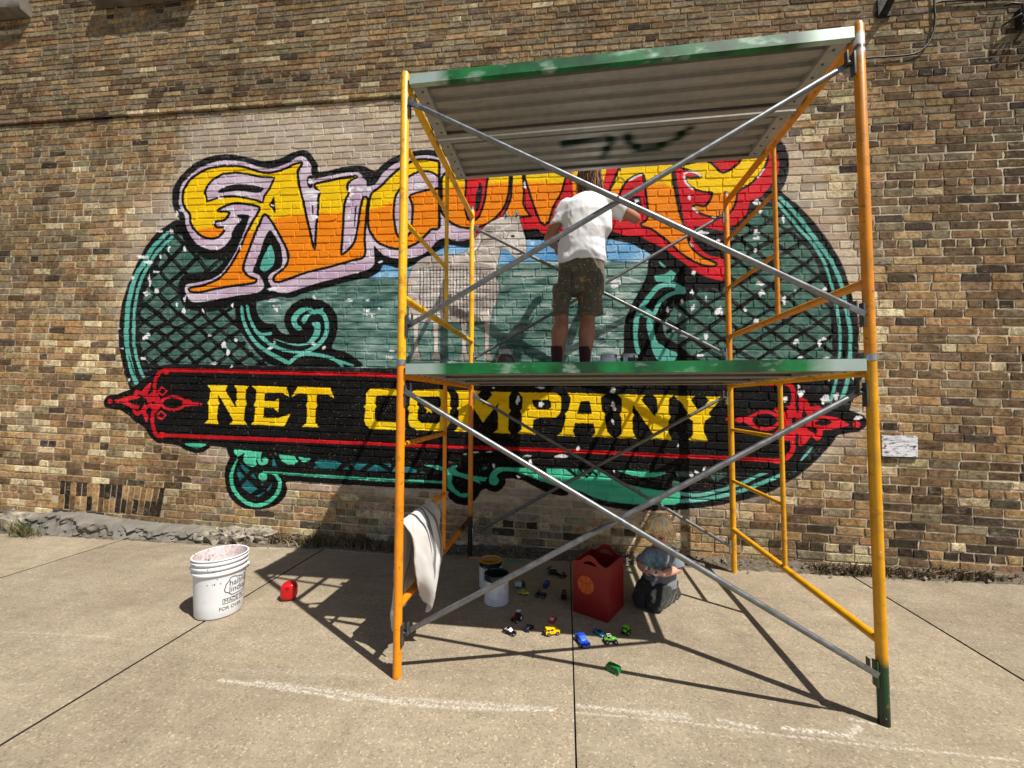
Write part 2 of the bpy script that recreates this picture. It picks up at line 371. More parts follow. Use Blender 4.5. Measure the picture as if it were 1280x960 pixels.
# right scroll
P('blk', 'p 822,308 813,318 810,330 809,342 805,352 798,366 789,382 782,399 780,415 780,437 782,453 872,453 862,443 848,431 832,420 829,404 838,394 835,384 851,378 866,374 872,362 860,350 846,330')
P('teal', 'f2 510,300 540,268 572,300 580,350 545,350'); P('teal', 'f2 472,430 560,420 640,370 682,385 670,440 635,492 560,495 480,490')
L('teal', 'f2 740,572 690,540 600,522 500,552 420,640 340,750 290,850 278,960', 6.6); L('teal', 'f3 278,400 275,470 282,560 305,645', 5.6)
P('teal', 'f2 660,545 770,550 765,625 700,600'); L('teal', 'f2 760,600 680,602 590,640 520,700 480,780 440,860', 5.2)
L('teal', 'f3 430,300 418,360 430,440 460,540 520,630 580,700', 8.4); P('teal', 'f3 430,560 520,560 600,612 690,650 655,735 505,735'); P('teal', 'f3 285,230 340,280 460,320 460,260 350,180')

# ---- first word: dark surround, drop shades, letter faces
P('char', 'p 215.6,255 215,242 219,230 229,216 242,205 256,197.5 270,194 285,192.5 297,194 312,197 325,200.6 337,200.6 347,199 353,197 365,191 377,187.5 385,189 390,195 394,201 397.5,206 398,214 410,213.5 427,209 442,207 455,207.5 465,212.5 471,212.5 481,203 490,197.5 502,192.5 517,189 532,187 548,187 600,178 700,170 800,163 900,156 955,156 970,168 979,179 984,190 986.5,203 985,218 981,230 976,238 963,247 950,254 945,262 938,273 925,287 912,296 905,302 905,361 889,360 872,356 857,350 842,330 815,313 801,311 791,305 775,302 755,299 690,303 674,296 655,297 620,303 583,309 574,307 564,304 558,307 549,313 539,318 527,325.6 513,333 497,335 489,333 479,331 476,337 470,342.5 460,347.5 445,350 427,354 410,359 381,366 365,372.5 350,371 332,372 320,378 295,381 275,384 252,386 237,384 227,376 222.5,365 223,355 227,346 237,342 252,341 269,337 285,320 279,321 265,321 252,319 237,309 229,299 226,290 225,276 219,266', n=3)
P('blk', 'p 226,278 227,290 230,300 238,309 252,319 267,321 282,319 284,322 268,338 250,342 236,343 227,348 224,358 226,374 238,383 253,385 276,383 296,380 322,376 334,370 352,370 368,371 382,365 411,358 428,353 446,349 461,346 470,341 477,335 480,328 490,332 513,332 527,324 540,316 558,306 584,308 640,300 690,300 760,297 800,309 850,345 888,358 904,358 904,300 880,290 700,270 400,250', n=3)
P('pink', 'p 224,257 224,245 226,232.5 232.5,224 245,212.5 260,205 275,201 290,200.6 307.5,202.5 320,207.5 332,210 345,209 360,203.5 372,196 380,196 384,200 389,207.5 389,216 392,223 399,222.5 415,219 435,215.6 447,215 452.5,219 453,222 458,226 459,233 470,229 477.5,217.5 487.5,209 500,201 517,195.6 536,194 554,197 600,190 600,296 586,299 577,301 567,300.6 558,297.5 547,300.6 539,310 528,318 514,322.5 499,323 490,322 480,319 472.5,312.5 467.5,308 468,326 466,332.5 460,337 450,340 427.5,346 402,352.5 377,360 361,365.6 350,366 341,362 336,352 331,356 327.5,362 320,366 300,369 277,373 256,377 241,377.5 235,372.5 231,364 232.5,356 242,354 256,351 270,346 280,337.5 289,324 295,314 301,300 307,284 311,270 297,270 303,274 296,280 290,290 289,296 282,306 272,312 259,311 246,305 237,292.5 232.5,282 231,270', n=3)
P('blk', 'p 296,269 311,269 310,277 304,291 299,303 292,315 288,306 291,294 296,284 303,276')
P('red', 'p 592,190 700,182 800,174 900,168 945,168 962,178 971,192 974.5,205 972.5,218 964,231 952,245 938,252 934,265 925,276 912,285 900,288.5 885,287 870,283 866,290 866,300 870,304 879,314 890,320 904,324 905,349 897,350 885,347 870,340 855,329 842,320 827,309 808,300 797,295 786,295.5 775,292.5 757,287 720,288 690,291 678,292 672,286 655,287 648,280 625,282 602,290 590,293', n=3)
# faces
O('face', 'p 230,236 237,225 247,217.5 260,211 275,208 295,207.5 310,210 322,214 335,216 347,214 360,209 368,205 376,203 377.5,205 372.5,213 372.5,222 374,232 376,241 379,252 382,266 387.5,289 393,312 395,286 397.5,262 397.5,250 399,240 394.5,235 394,230 410,226 427,222.5 445,220 444,222.5 436,227.5 434,235 436,242 432,250 430,260 429,282 427.5,303 427,318 438,309 444,299 447.5,280 449,270 452.5,250 457,246 460,250 459,258 457,282 455.6,300 455.6,320 440,325.6 410,334 382,341 360,349 347.5,352.5 342,350.5 344,344 355,335 360,326 359,314 352,299 342,281 331,267.5 324,280 316,299 307.5,322 304,334 306,341 312,346 320,349 319,353 310,355 290,357.5 270,361 252,365 239,365 236,361 240,359 252,357 270,350 282,340 292,325 300,310 310,287 324,262.5 320,257.5 307,255 297,254 285,256 275,261 272.5,264 286,265 285,270 280,275 270,277 268,279 271,284 280,284 281,286 277,292.5 270,297.5 260,298 250,294 242,286 238,277 237.5,268 231,260 228,247.5', 3.0, n=3)
O('pink', 'p 256,240 260,231 266,224 280,217 295,215.6 310,217.5 325,221 343,222 337,235 330,245 328,253 319,250 305,247 290,245 275,246 259,252', 2.6, sm=False)
P('char', 'p 272,240.6 280,234 295,230 312,231 329,235 322,241 300,238.5 285,240')
P('blk', 'p 342.5,245 336,256 344.5,267', sm=False); L('white', 'p 339,256 342,257', 2)
P('blk', 'p 337.5,288 330,300 325,315 319,330 316,340 324,344 330,355 329,366 338,366 336,355 335.6,346 341,340 350,335 353,326 351,310 345,297.5')
P('teal', 'p 337.5,306 342.5,316 343,326 339,334 331,339 325,336 326,329 331,317.5')
P('blk', 'p 384,222 388,219 391,221 390,227 391,232 387,235 384,230', sm=True); L('blk', 'p 390,257 391,266', 1.8); L('blk', 'p 445,258 443,283', 2.2, taper=[(0, 1), (1, .4)])
O('face', 'p 500,210 510,204 517,200.6 530,199 547.5,201.5 549,211 549,222 549,260 549,284 539,287 533,293 525,301 513,307.6 500,311 489,310 474,304 466,295 461,285 460,272 460.6,260 462.5,247 466,240 476,232.5 488,220', 3.0, n=4)
O('pink', 'p 512,220 522,215 535,214 544,217.5 549,223 549,234 534,237.5 513,244 514,252 515.5,260 515,276 513,290 506,297 498,296 494,285 492,265 494,246 500,236 506,227', 2.8, n=3)
L('blk', 'p 549,203 549,284', 3.2)
O('face', 'p 552,224 557,216 566,208 590,200 622,199 637,208 637.5,222 636,240 632,255 622.5,269 610,279 599,283.5 588,285 577,284 567,280 559,274 551,262 552,245', 3.0)
O('red', 'p 585,206 582.5,235 581,250 582.5,267 586,275 594,275 600,267.5 605,252 607.5,237 609,206', 2.6); P('char', 'p 600,228 603,236 601,252 597,264 594.5,262 595,244')
O('face', 'p 640.5,205 653,205 654,225 655,240 654,254 657,262 663.5,270 645,272 628,275 633,262 639,246', 2.6, sm=False)
O('face', 'p 655,205 706,205 707,222 703,238 691,260 686,277 681,281.5 675,277 667.5,258 661,238 656,222', 2.6, sm=False)
P('face', 'p 714,202 760,202 752,240 740,262 728,262 716,240', sm=False)
O('face', 'p 786,196 774,211 770,219 761,240 748,262 764,262 773,245 782,228 790,222 803,217 806,228 808,246 810,266 808,275 801.5,279 803,283 814,286 825,294 835,302 848,314 862,324 877,331 892,333 896,330 892,327 880,322 870,315 862,305 857,288 850,267 846,250 842.5,231 840,214 842,200 815,192', 2.8, n=3)
L('white', 'p 786,226 795,221 803,218', 2.6, alpha=.9); P('char', 'p 784,252 792,246 800,246 801,262 790,262')
O('face', 'p 862,213 870,217 877,220 866,222 857,222 860,230 870,237 881,240 890,241 887.5,250 881,257.5 870,256 866,259 872,265 885,270 898,271 910,267 917,260 921,247 922.5,239 935,232 947,221 957,207 960,192 952,184 930,190 924,203 904,216 891,205 880,200 862,204 848,208', 2.8, n=3)
P('red', 'p 892,203 904,213 924,202 914,200 905,204', sm=False)
for s_, w0 in (('p 855,217 862,214 870,216 876,219.5', 3), ('p 855,220 858,229 866,236', 3), ('p 866,260 872,265', 3.4), ('p 947,222 956,210', 2.2), ('p 890,271 898,272', 1.6), ('p 863,303 866,308', 3)): L('white', s_, w0, alpha=.92)
L('char', 'p 843,215 846,235 850,258 856,285 862,300', 2.6); L('char', 'p 766,232 774,222 781,226', 1.2, alpha=.6)
P('char', 'p 870,284 903,290 903,300 888,298 868,300')

# grey horse with a laden cart behind it
HB = 'p 629,270 633,263 637,270 642,269 646,262 649,271 653,284 657,299 658,312 653,321 644,323 637,315 627,312 624,323 620,343 624,357 620,379 611,394 606,402 520,402 511,388 509,366 511,346 517,332 535,320 567,318 582,314 592,300 609,280'
for x in (520, 545, 580, 609):
    lg = [(x-5, 392), (x+5, 392), (x+3, 412), (x+2.6, 434), (x+4, 441), (x+8, 451), (x-7, 451), (x-3.5, 441), (x-2.8, 434), (x-3.4, 412)]
    P('horse', lg, sm=False); L('char', lg[:6], .8, sm=False, alpha=.5); L('char', lg[6:]+lg[:1], .8, sm=False, alpha=.5); P('char', lg[4:8], sm=False, alpha=.3)
P('horse', HB); hb = cr(K(HB), True, 4)
for a in range(0, len(hb), 10): L('char', hb[a:a+12], .9, sm=False, alpha=.38)
rs = random.Random(5)
for i in range(48):
    x = 523+i*2.08; y0 = 332+rs.uniform(-2, 4)+(8 if x > 600 else 0); y1 = 398+rs.uniform(-10, 8)
    L(('white', 'char')[i % 2], [(x, y0), (x+rs.uniform(-.6, .6), y1)], rs.uniform(.7, 1.15), alpha=rs.uniform(.4, .7))
for y in (333, 341, 350, 360, 371, 383): L('char', [(522, y+2), (575, y), (622, y+3)], .8, alpha=.45)
P('char', 'p 590,330 622,338 622,372 600,392 560,398 600,360', alpha=.12)
for s_ in ('p 582,318 600,328 619,330', 'p 616,314 622,330', 'p 612,294 640,280', 'p 622,276 646,312', 'p 630,300 650,318', 'p 600,300 590,318'): L('white', s_, 1.3, alpha=.8)
dot('char', 641, 295, 2.4, 1.7); L('char', 'p 603,300 596,312 586,320', 1.1, alpha=.55); L('char', 'p 646,318 655,316', 1.4, alpha=.6); L('char', 'p 626,311 632,300 636,290', .9, alpha=.4); P('char', 'p 632,266 634,270 631,274', alpha=.6); P('char', 'p 645,265 647,270 644,273', alpha=.6); P('char', 'p 612,282 600,298 606,306 620,290', alpha=.14)

# ---- lower ornaments
P('blk', 'p 284,556 284,565 287,572 282,583 280.5,595 282,608 286,619 294,629 305,635.6 320,637 332,636 346,631 356,621 359,610 360,602 400,604 450,607 506,610 556,612 560,620 565,626 572,630 582,631.5 590,628 597,621 601,614 607,611 612,613.5 620,615 627,611 632,604 633,598 652,600 666,607 685,616 705,620 715,614 735,600 860,600 860,560 500,545 300,545', n=3)
M = 'mint'
P(M, 'd6 175,145 500,155 450,185 415,230 402,290 412,330 370,350 310,335 275,290 275,240 292,205 215,252 182,210', sm=False)
P(M, 'd6 430,190 485,168 455,220 450,285 470,302 462,268 490,254 520,275 515,312 475,332 430,320 412,270')
P(M, 'd6 645,170 825,165 790,200 790,260 822,295 780,325 720,328 660,295 630,245 628,195', sm=False); P(M, 'd6 830,170 897,168 872,205 872,250 897,264 888,225 920,205 955,225 945,275 895,302 845,285 815,225')
L(M, 'd6 215,272 165,375 150,480 170,560 225,645 305,708 400,735 500,712 580,652 630,570 637,500 600,432 560,410', 5.2, taper=[(0, .4), (.15, 1), (.85, .9), (1, .5)]); dot(M, 328.5, 596, 5.8)
L(M, 'd6 470,405 620,410 800,425 1280,455', 3.4, taper=[(0, 1), (1, .9)]); L(M, 'd8 0,440 400,465 750,483 1240,503', 3.6)
for s_ in ('1130,210 1255,315 1200,375 1050,370 1030,310', '1010,210 1075,210 1030,270', '960,368 1000,335 1030,368', '215,360 285,450 230,490 210,420', '240,300 340,390 300,415 250,350', '310,480 415,570 345,620 250,545', '385,640 480,600 490,610 430,650', '500,580 560,505 550,560 520,590', '345,440 370,415 405,460 400,475', '568,240 615,350 560,348', '440,515 480,515 460,540'): P('deep', 'd6 '+s_, sm=False)
for s_ in ('95,210 215,315 165,372 0,365 -60,305', '160,210 325,215 270,270 225,270', '380,235 460,235 495,270 490,310 380,390 295,315', '590,290 610,262 720,330 700,355', '460,390 555,320 680,390', '720,390 750,345 900,350 970,380 960,410 720,400', '225,375 270,345 310,380', '990,410 1020,395 1070,412', '1075,228 1215,228 1180,265 1130,265'): P('deep', 'd8 '+s_, sm=False)
P(M, 'd8 625,200 760,210 860,232 1050,290 1225,350 1225,392 1050,335 850,275 740,240', sm=False)
P(M, 'e5 -10,285 30,270 90,200 130,155 182,158 120,230 70,285 100,320 240,355 400,375 370,415 310,408 335,442 240,405 45,352 38,430 70,490 130,535 195,530 250,495 240,552 170,578 100,560 30,515 -10,470', sm=False)
P(M, 'p 611,600 613,592 619,586 630,582 648,582 664,587 682,594 683,586 688,581 697,581 708,587 724,599 735,596 744,589 752,588 762,594 778,603 800,609 825,613 848,614 848,629 830,631 795,631 762,627 740,621 722,613 705,611 690,606 672,600 652,592 632,589 621,594 624,600 621,606 614,606', n=3)
P(M, 'p 703,576 716,576 736,594 727,600', sm=False); P(M, 'p 732,576 739,577 748,588 741,592', sm=False)
P(M, 'e6 510,262 545,235 930,245 890,330 1062,318 1040,345 960,372 850,377 680,345 560,300', sm=False)
L('blk', 'p 716,577 734,597', 2); L('blk', 'p 726,576 746,594', 2.4); L('blk', 'p 752,588 770,600 800,607 830,611', 2)
P('deep', 'e5 340,290 410,205 450,185 420,250 370,300', sm=False); P('deep', 'e5 250,210 380,190 370,220 260,250', sm=False)
for s_ in ('50,350 150,345 205,400 170,450 60,450 30,400', '210,345 330,340 300,375 240,380', '390,420 530,400 560,430 450,500 400,470', '0,480 70,490 110,530 0,545'): P('dia', 'e7 '+s_, sm=False, alpha=.8)

# ---- banner with the second line of lettering
P('blk', 'p 129,501 131,509 139,511.5 151,513 161,520 170,528 180,534 184,541 190,549 197,554 210,555 222,557 233,563 245,567 255,565 264,557.5 284,560 430,578 700,586 980,592 996,570 1012,556 1040,545 1060,541.5 1073,540 1082,534 1084.5,526 1079,519 1065,514 1046,508 1010,488 985,474 960,481 700,472 500,466 450,462.5 360,459 300,456 215,455 203,458 194,467 182,473 172,480 161,487 146,493 134,494', sm=False)
L('char', 'p 205,457 300,457.5 450,463 500,466', 2.4)
P('mint', 'd4 890,835 1100,840 1030,880 960,875')
L('bred', 'p 205,462.5 280,464 360,466 450,467.8 507,470 700,474 975,480', 4.8); L('bred', 'p 201,544 280,547 440,553.5 580,559 720,564 840,570 912,572.5 975,576', 4.6)
L('bred', 'p 207,462 200,465 195,472.5 193,483 194,500 191,515 190,525 192,536 196,544 202,546.5', 4.6)
dot('bred', 207.5, 465, 3.4); dot('bred', 202.5, 543.5, 4)
ring('red', 216, 504, 14.5, 8.2, 3.6); P('red', 'p 228,501 236,499 241,503 247,502.6 248.5,505 247,507 241,507 236,508 228,508'); dot('red', 251, 505.3, 1.8)
for x, y in ((202.5, 489), (201, 519)):
    L('red', [(x-6, y+1), (x, y-5), (x+6, y), (x+1, y+5), (x-6, y+1)], 3, sm=False)
P('red', 'p 183,497 190,490 197,491 201,500 202,506 198,512 194,516 188,510 184,506', sm=False); dot('blk', 191, 503.5, 1.6)
P('red', 'p 144,500 152,498 160,495 168,493 175,495 172,498.5 165,499.5 160,502 168,506 174,507 171,512 160,508 152,504 144,503.4')
P('red', 'p 169,497 167,491 171,487 177,489 181,484 188,478 188,485 185,491 188,497 182,499 176,494 172,493'); P('red', 'p 165,510 167,517 172,520 177,517 180,523 183,528 185,520 182,513 187,508 180,506 176,512 170,514')
dot('red', 137.6, 501.4, 3.2)
# right ornament
L('red', 'p 972,478 980,477.5 986,480 991,487 992.5,498 990,508', 6.6); L('red', 'p 990,548 991.5,560 986,570 977,575.5 968,576', 6.6)
ring('red', 956, 525.6, 17.5, 10.6, 4.4); P('red', 'p 918,525 925,521 931,522 940,518 946,517 938,525 945,534 938,533 931,528 924,528.5'); dot('red', 908.5, 524, 1.8)
P('red', 'p 968,511 976,508 990,507 997,508 999,497 1004,497.5 1010,501 1013,508 1022,507 1028,510 1029,516 1020,519 1036,520 1046,522 1056,527 1062,531 1054,534 1040,537 1029,538 1028,545 1022,551 1015,546 1011,549 1007,555 999,557 997,549 991,547 985,551 972,549 967,542 974,534 973,520', n=3)
for s_ in ('p 993,521 996,526 993,530.5 989.5,526', 'p 1005,511 1009,522 1006,533 1002,524', 'p 1020,517 1014,524 1003,530 1008,522', 'p 1018,529 1030,523 1040,528 1030,532', 'p 1009,534 1020,535 1021,542 1013,539', 'p 981,508 985,511 981,515 978,511', 'p 996,503 999,510 997,516 995,510', 'p 996,541 999,547 997,552 995,547'): P('blk', s_, n=3)
dot('red', 1071, 530.6, 5, 4.2)
def T(s, holes=()):
    P('lett', s, sm=False)
    for h in holes: P('blk', h, sm=False)
T('d5 120,72 285,75 268,118 348,250 352,228 345,213 358,192 360,105 335,75 455,78 432,112 428,190 438,220 424,248 415,350 442,390 300,388 328,352 212,152 208,192 218,220 205,245 200,345 215,385 97,378 127,350 132,245 123,215 138,188 146,105')
T('d5 468,76 755,85 780,168 715,135 580,138 578,200 660,200 695,178 690,290 655,258 574,252 570,335 690,335 787,302 738,402 470,388 498,355 503,255 493,230 508,200 514,110')
T('d5 845,82 1105,92 1140,180 1080,150 1000,148 995,210 1005,235 990,262 985,375 1018,410 878,408 915,375 920,262 910,238 922,210 925,145 850,140 795,170')
T('d7 345,122 640,130 690,145 690,230 640,195 430,195 400,205 392,280 405,305 388,330 385,420 410,455 640,465 690,430 690,545 345,530 295,490 280,440 295,330 275,305 298,285 300,170')
T('d7 780,138 1080,135 1130,165 1145,210 1140,300 1160,325 1140,350 1135,470 1100,535 1050,552 800,540 735,500 720,440 730,345 712,320 735,295 738,190', ['d7 820,205 1030,205 1048,240 1048,300 1030,325 1045,345 1040,440 1020,475 850,470 815,430 815,345 832,320 815,295 812,230'])
a = [(536.3+(7 if i % 2 == 0 else 2.7)*math.sin(i*math.pi/5), 511.5-(7.5 if i % 2 == 0 else 2.9)*math.cos(i*math.pi/5)) for i in range(10)]; P('lett', a, sm=False)
T('e1 65,140 330,148 297,188 352,285 440,190 422,155 635,160 612,200 610,320 630,345 610,375 602,530 628,578 450,570 500,528 500,385 487,355 508,265 350,468 240,300 235,345 230,480 240,560 60,552 100,510 105,345 88,320 108,295 105,185')
T('e1 700,162 1080,168 1128,205 1135,260 1125,370 1080,415 910,418 855,440 845,540 880,582 690,575 738,530 735,380 718,350 742,320 746,212', ['e1 845,240 1000,240 1030,260 1030,310 1005,335 900,335 850,295'])
T('e2 235,168 620,180 570,215 580,350 615,385 605,410 635,560 690,612 475,608 515,570 495,475 310,470 290,555 315,605 130,595 180,560 220,405 208,378 240,350 268,225', ['e2 370,250 455,250 480,380 330,380'])
T('e2 735,180 1015,190 972,235 1112,405 1112,385 1135,355 1130,235 1090,188 1300,190 1250,235 1245,365 1268,410 1245,450 1245,560 1278,638 1050,628 1100,590 890,290 885,350 900,390 885,425 890,560 925,625 725,620 775,580 775,420 758,385 778,350 778,230')
T('e3 340,200 555,200 510,240 595,365 690,240 655,205 860,208 790,250 690,370 710,410 650,450 640,560 685,655 480,640 530,590 530,450 465,410 480,370 415,270')

# ---- dabs of white primer
for s_ in ('275,247,6,4 297,243,9,4 312,245,5,4 288,262,12,4 294,274,6,5 281,285,3,5 268,278,3,4 220,268,5,9 227,263,6,5 214,290,5,8 211,312,4,7 231,311,4,8 200,320,3,8 178,322,14,5 185,327,14,4 194,340,8,5 187,350,4,14 196,363,7,8 184,368,10,6 166,345,4,7 201,289,5,4 221,381,3,7 229,390,5,10 231,374,4,9 254,389,3,6 182,419,9,6 181,424,6,6 152,435,4,3 149,411,4,2 177,449,9,4 268,454,9,4 280,431,6,8 286,440,6,8 262,420,5,4 295,424,4,7 291,380,4,7 289,458,3,3 161,476,3,6 346,362,16,5 300,309,3,5 342,376,12,4 345,386,5,7 392,370,5,6 435,375,10,4 459,375,7,4 458,388,7,5 461,393,16,3 474,386,3,4 385,394,3,2 391,430,8,5 404,435,7,4 343,428,5,3 337,435,7,4 465,396,3,4 388,240,20,6 392,246,10,4 393,254,10,4 392,272,9,7 389,226,7,6 437,236,8,6 440,243,6,4 451,236,7,5 436,251,5,8 435,271,4,5 461,236,5,5 446,341,6,2 476,327,7,3 490,438,7,4 525,232,14,6 487,446,6,5').split():
    dab(*map(float, s_.split(',')))
for s_ in ('628,440,8,4 600,318,4,2 657,231,5,8 684,300,10,7 666,304,5,4 770,355,12,8 866,342,7,8 864,366,6,8 852,375,4,7 866,384,4,8 883,374,3,9 835,386,5,7 850,395,4,7 898,388,9,9 844,413,6,3 855,420,8,4 882,420,6,9 871,444,14,4 878,290,14,6 898,303,9,8 947,252,8,9 950,264,5,5 945,290,9,6 946,298,8,5 979,272,4,11 945,314,5,5 951,355,9,5 952,366,8,9 932,385,4,9 946,401,7,8 979,375,7,9 994,364,4,4 996,427,8,9 1028,427,10,10 1000,446,7,4 1033,448,8,4 1031,361,6,12 902,390,4,6 861,247,5,6 795,253,8,6 1001,490,9,10 999,483,4,5 1031,496,10,14 1045,496,6,9 1037,474,4,5 982,499,7,6 1072,523,10,6 1067,474,4,6 847,557,3,4 863,594,6,7 870,590,7,6 881,586,6,6').split():
    dab(*map(float, s_.split(',')))
for s_ in ('616,485,5,3 676,486,11,4 677,505,7,9 647,501,5,12 766,486,7,9 767,507,6,10 766,527,4,7 722,559,5,6 617,581,4,7 595,565,9,3 660,570,12,4 664,577,6,6 703,570,18,5 580,567,7,3 768,589,3,4 612,565,8,2 647,596,5,3').split():
    dab(*map(float, s_.split(',')))
IMG = bpy.data.images.new('mural_paint', MW, MH, alpha=True)
IMG.alpha_mode = 'CHANNEL_PACKED'
IMG.pixels.foreach_set(np.ascontiguousarray(np.clip(CANV, 0, 1), np.float32).ravel()); IMG.update(); IMG.pack()
MURAL_A = CANV[..., 3].copy()
del FILL, CANV
# ------------------------------------------------------------------ brick wall
TILT = math.atan(.030)                       # the courses fall slightly to the right of the pavement line
CH, BL = .0715, .2145                        # course height, stretcher module
wall = empty('brick_wall', (0, WALL_Y, 0), label='weathered tan and brown brick building wall with a big painted mural', cat='wall')
wall.rotation_euler = (0, TILT, 0)
bpy.context.view_layer.update()
ct, st = math.cos(TILT), math.sin(TILT)
def u2x(u, v): return (u*ct+v*st, -u*st+v*ct)           # wall-local to world x, z

def mural_nodes(t, base):
    """lay the mural paint over a base colour; returns (colour, coverage)"""
    pos = geo_pos(t)
    nz = noise_tex(t, 45, 2, .5, pos, out=1)
    off = t.nodes.new('ShaderNodeVectorMath'); off.operation = 'MULTIPLY_ADD'
    t.links.new(nz, off.inputs[0]); off.inputs[1].default_value = (.012, 0, .012); t.links.new(pos, off.inputs[2])
    sx = t.nodes.new('ShaderNodeSeparateXYZ'); t.links.new(off.outputs[0], sx.inputs[0])
    mr = []
    for o, a, b in ((0, MX0, MX1), (2, MZ0, MZ1)):
        mr.append(math_n(t, 'DIVIDE', math_n(t, 'SUBTRACT', sx.outputs[o], a+.006), b-a))
    cb = t.nodes.new('ShaderNodeCombineXYZ'); t.links.new(mr[0], cb.inputs[0]); t.links.new(mr[1], cb.inputs[1])
    im = t.nodes.new('ShaderNodeTexImage'); im.image = IMG; im.extension = 'CLIP'; im.interpolation = 'Cubic'
    t.links.new(cb.outputs[0], im.inputs[0])
    thin = ramp(t, noise_tex(t, 60, 5, .65, pos), [(.26, (.55,)*3), (.42, (1,)*3)])
    a = math_n(t, 'MULTIPLY', im.outputs['Alpha'], thin)
    hsv = mixc(t, .22, im.outputs['Color'], ramp(t, noise_tex(t, 9, 6, .6, pos), [(.3, (.45,)*3), (.7, (1,)*3)]), 'MULTIPLY')
    return mixc(t, a, base, hsv), a
def brick_mat(name, src):
    m, t, b = newmat(name); pos = geo_pos(t)
    if src == 'object':
        tint = t.nodes.new('ShaderNodeObjectInfo').outputs['Color']
    else:
        at = t.nodes.new('ShaderNodeAttribute'); at.attribute_name = 'tint'; tint = at.outputs['Color']
    speck = ramp(t, noise_tex(t, 95, 5, .72, pos), [(.30, (.40, .39, .37)), (.48, (.96,)*3), (.72, (1.35, 1.32, 1.26))])
    c = mixc(t, .9, tint, speck, 'MULTIPLY')
    blot = ramp(t, noise_tex(t, 24, 6, .7, pos), [(.36, (.40, .38, .35)), (.52, (1.,)*3), (.7, (1.22, 1.2, 1.15))])
    c = mixc(t, .85, c, blot, 'MULTIPLY')
    mv = t.nodes.new('ShaderNodeMapping'); mv.inputs['Scale'].default_value = (5.5, 1, .55); t.links.new(pos, mv.inputs[0])
    c = mixc(t, .6, c, ramp(t, noise_tex(t, 1.1, 5, .62, mv.outputs[0]), [(.34, (.60, .57, .53)), (.54, (1.04,)*3)]), 'MULTIPLY')
    soot = ramp(t, noise_tex(t, 1.5, 6, .66, pos), [(.36, (.62, .60, .57)), (.56, (1.08,)*3)])
    c = mixc(t, .7, c, soot, 'MULTIPLY')
    mp = t.nodes.new('ShaderNodeMapping'); mp.inputs['Scale'].default_value = (3.2, 1, 9); t.links.new(pos, mp.inputs[0])
    lime = ramp(t, noise_tex(t, 3.2, 8, .74, mp.outputs[0]), [(.56, (0,)*3), (.72, (1,)*3)])
    c = mixc(t, math_n(t, 'MULTIPLY', lime, .55), c, srgb(204, 190, 160))
    c, a = mural_nodes(t, c)
    t.links.new(c, b.inputs['Base Color'])
    t.links.new(ramp(t, a, [(0, (.95,)*3), (1, (.72,)*3)]), b.inputs['Roughness']); b.inputs['Specular IOR Level'].default_value = .14
    h = math_n(t, 'ADD', noise_tex(t, 55, 6, .68, pos), math_n(t, 'MULTIPLY', noise_tex(t, 240, 3, .6, pos), .35))
    bump(t, b, h, .85, .007)
    return m
M_BRICK, M_BRICKO = brick_mat('old_brick', 'attr'), brick_mat('old_brick_single', 'object')
def mortar_mat():
    m, t, b = newmat('mortar'); pos = geo_pos(t)
    c = ramp(t, noise_tex(t, 2.2, 6, .6, pos), [(.32, srgb(124, 108, 88)), (.58, srgb(206, 192, 166))])
    sz_ = t.nodes.new('ShaderNodeSeparateXYZ'); t.links.new(pos, sz_.inputs[0])
    c = mixc(t, math_n(t, 'MULTIPLY', math_n(t, 'DIVIDE', math_n(t, 'SUBTRACT', sz_.outputs[2], 3.9), .6, True), .7), c, srgb(116, 99, 78))
    c = mixc(t, .6, c, ramp(t, noise_tex(t, 90, 5, .7, pos), [(.3, (.5,)*3), (.65, (1.1,)*3)]), 'MULTIPLY')
    c, a = mural_nodes(t, c)
    t.links.new(c, b.inputs['Base Color']); b.inputs['Roughness'].default_value = .95; b.inputs['Specular IOR Level'].default_value = .1
    bump(t, b, noise_tex(t, 120, 5, .7, pos), .8, .006)
    return m
M_MORTAR = mortar_mat()

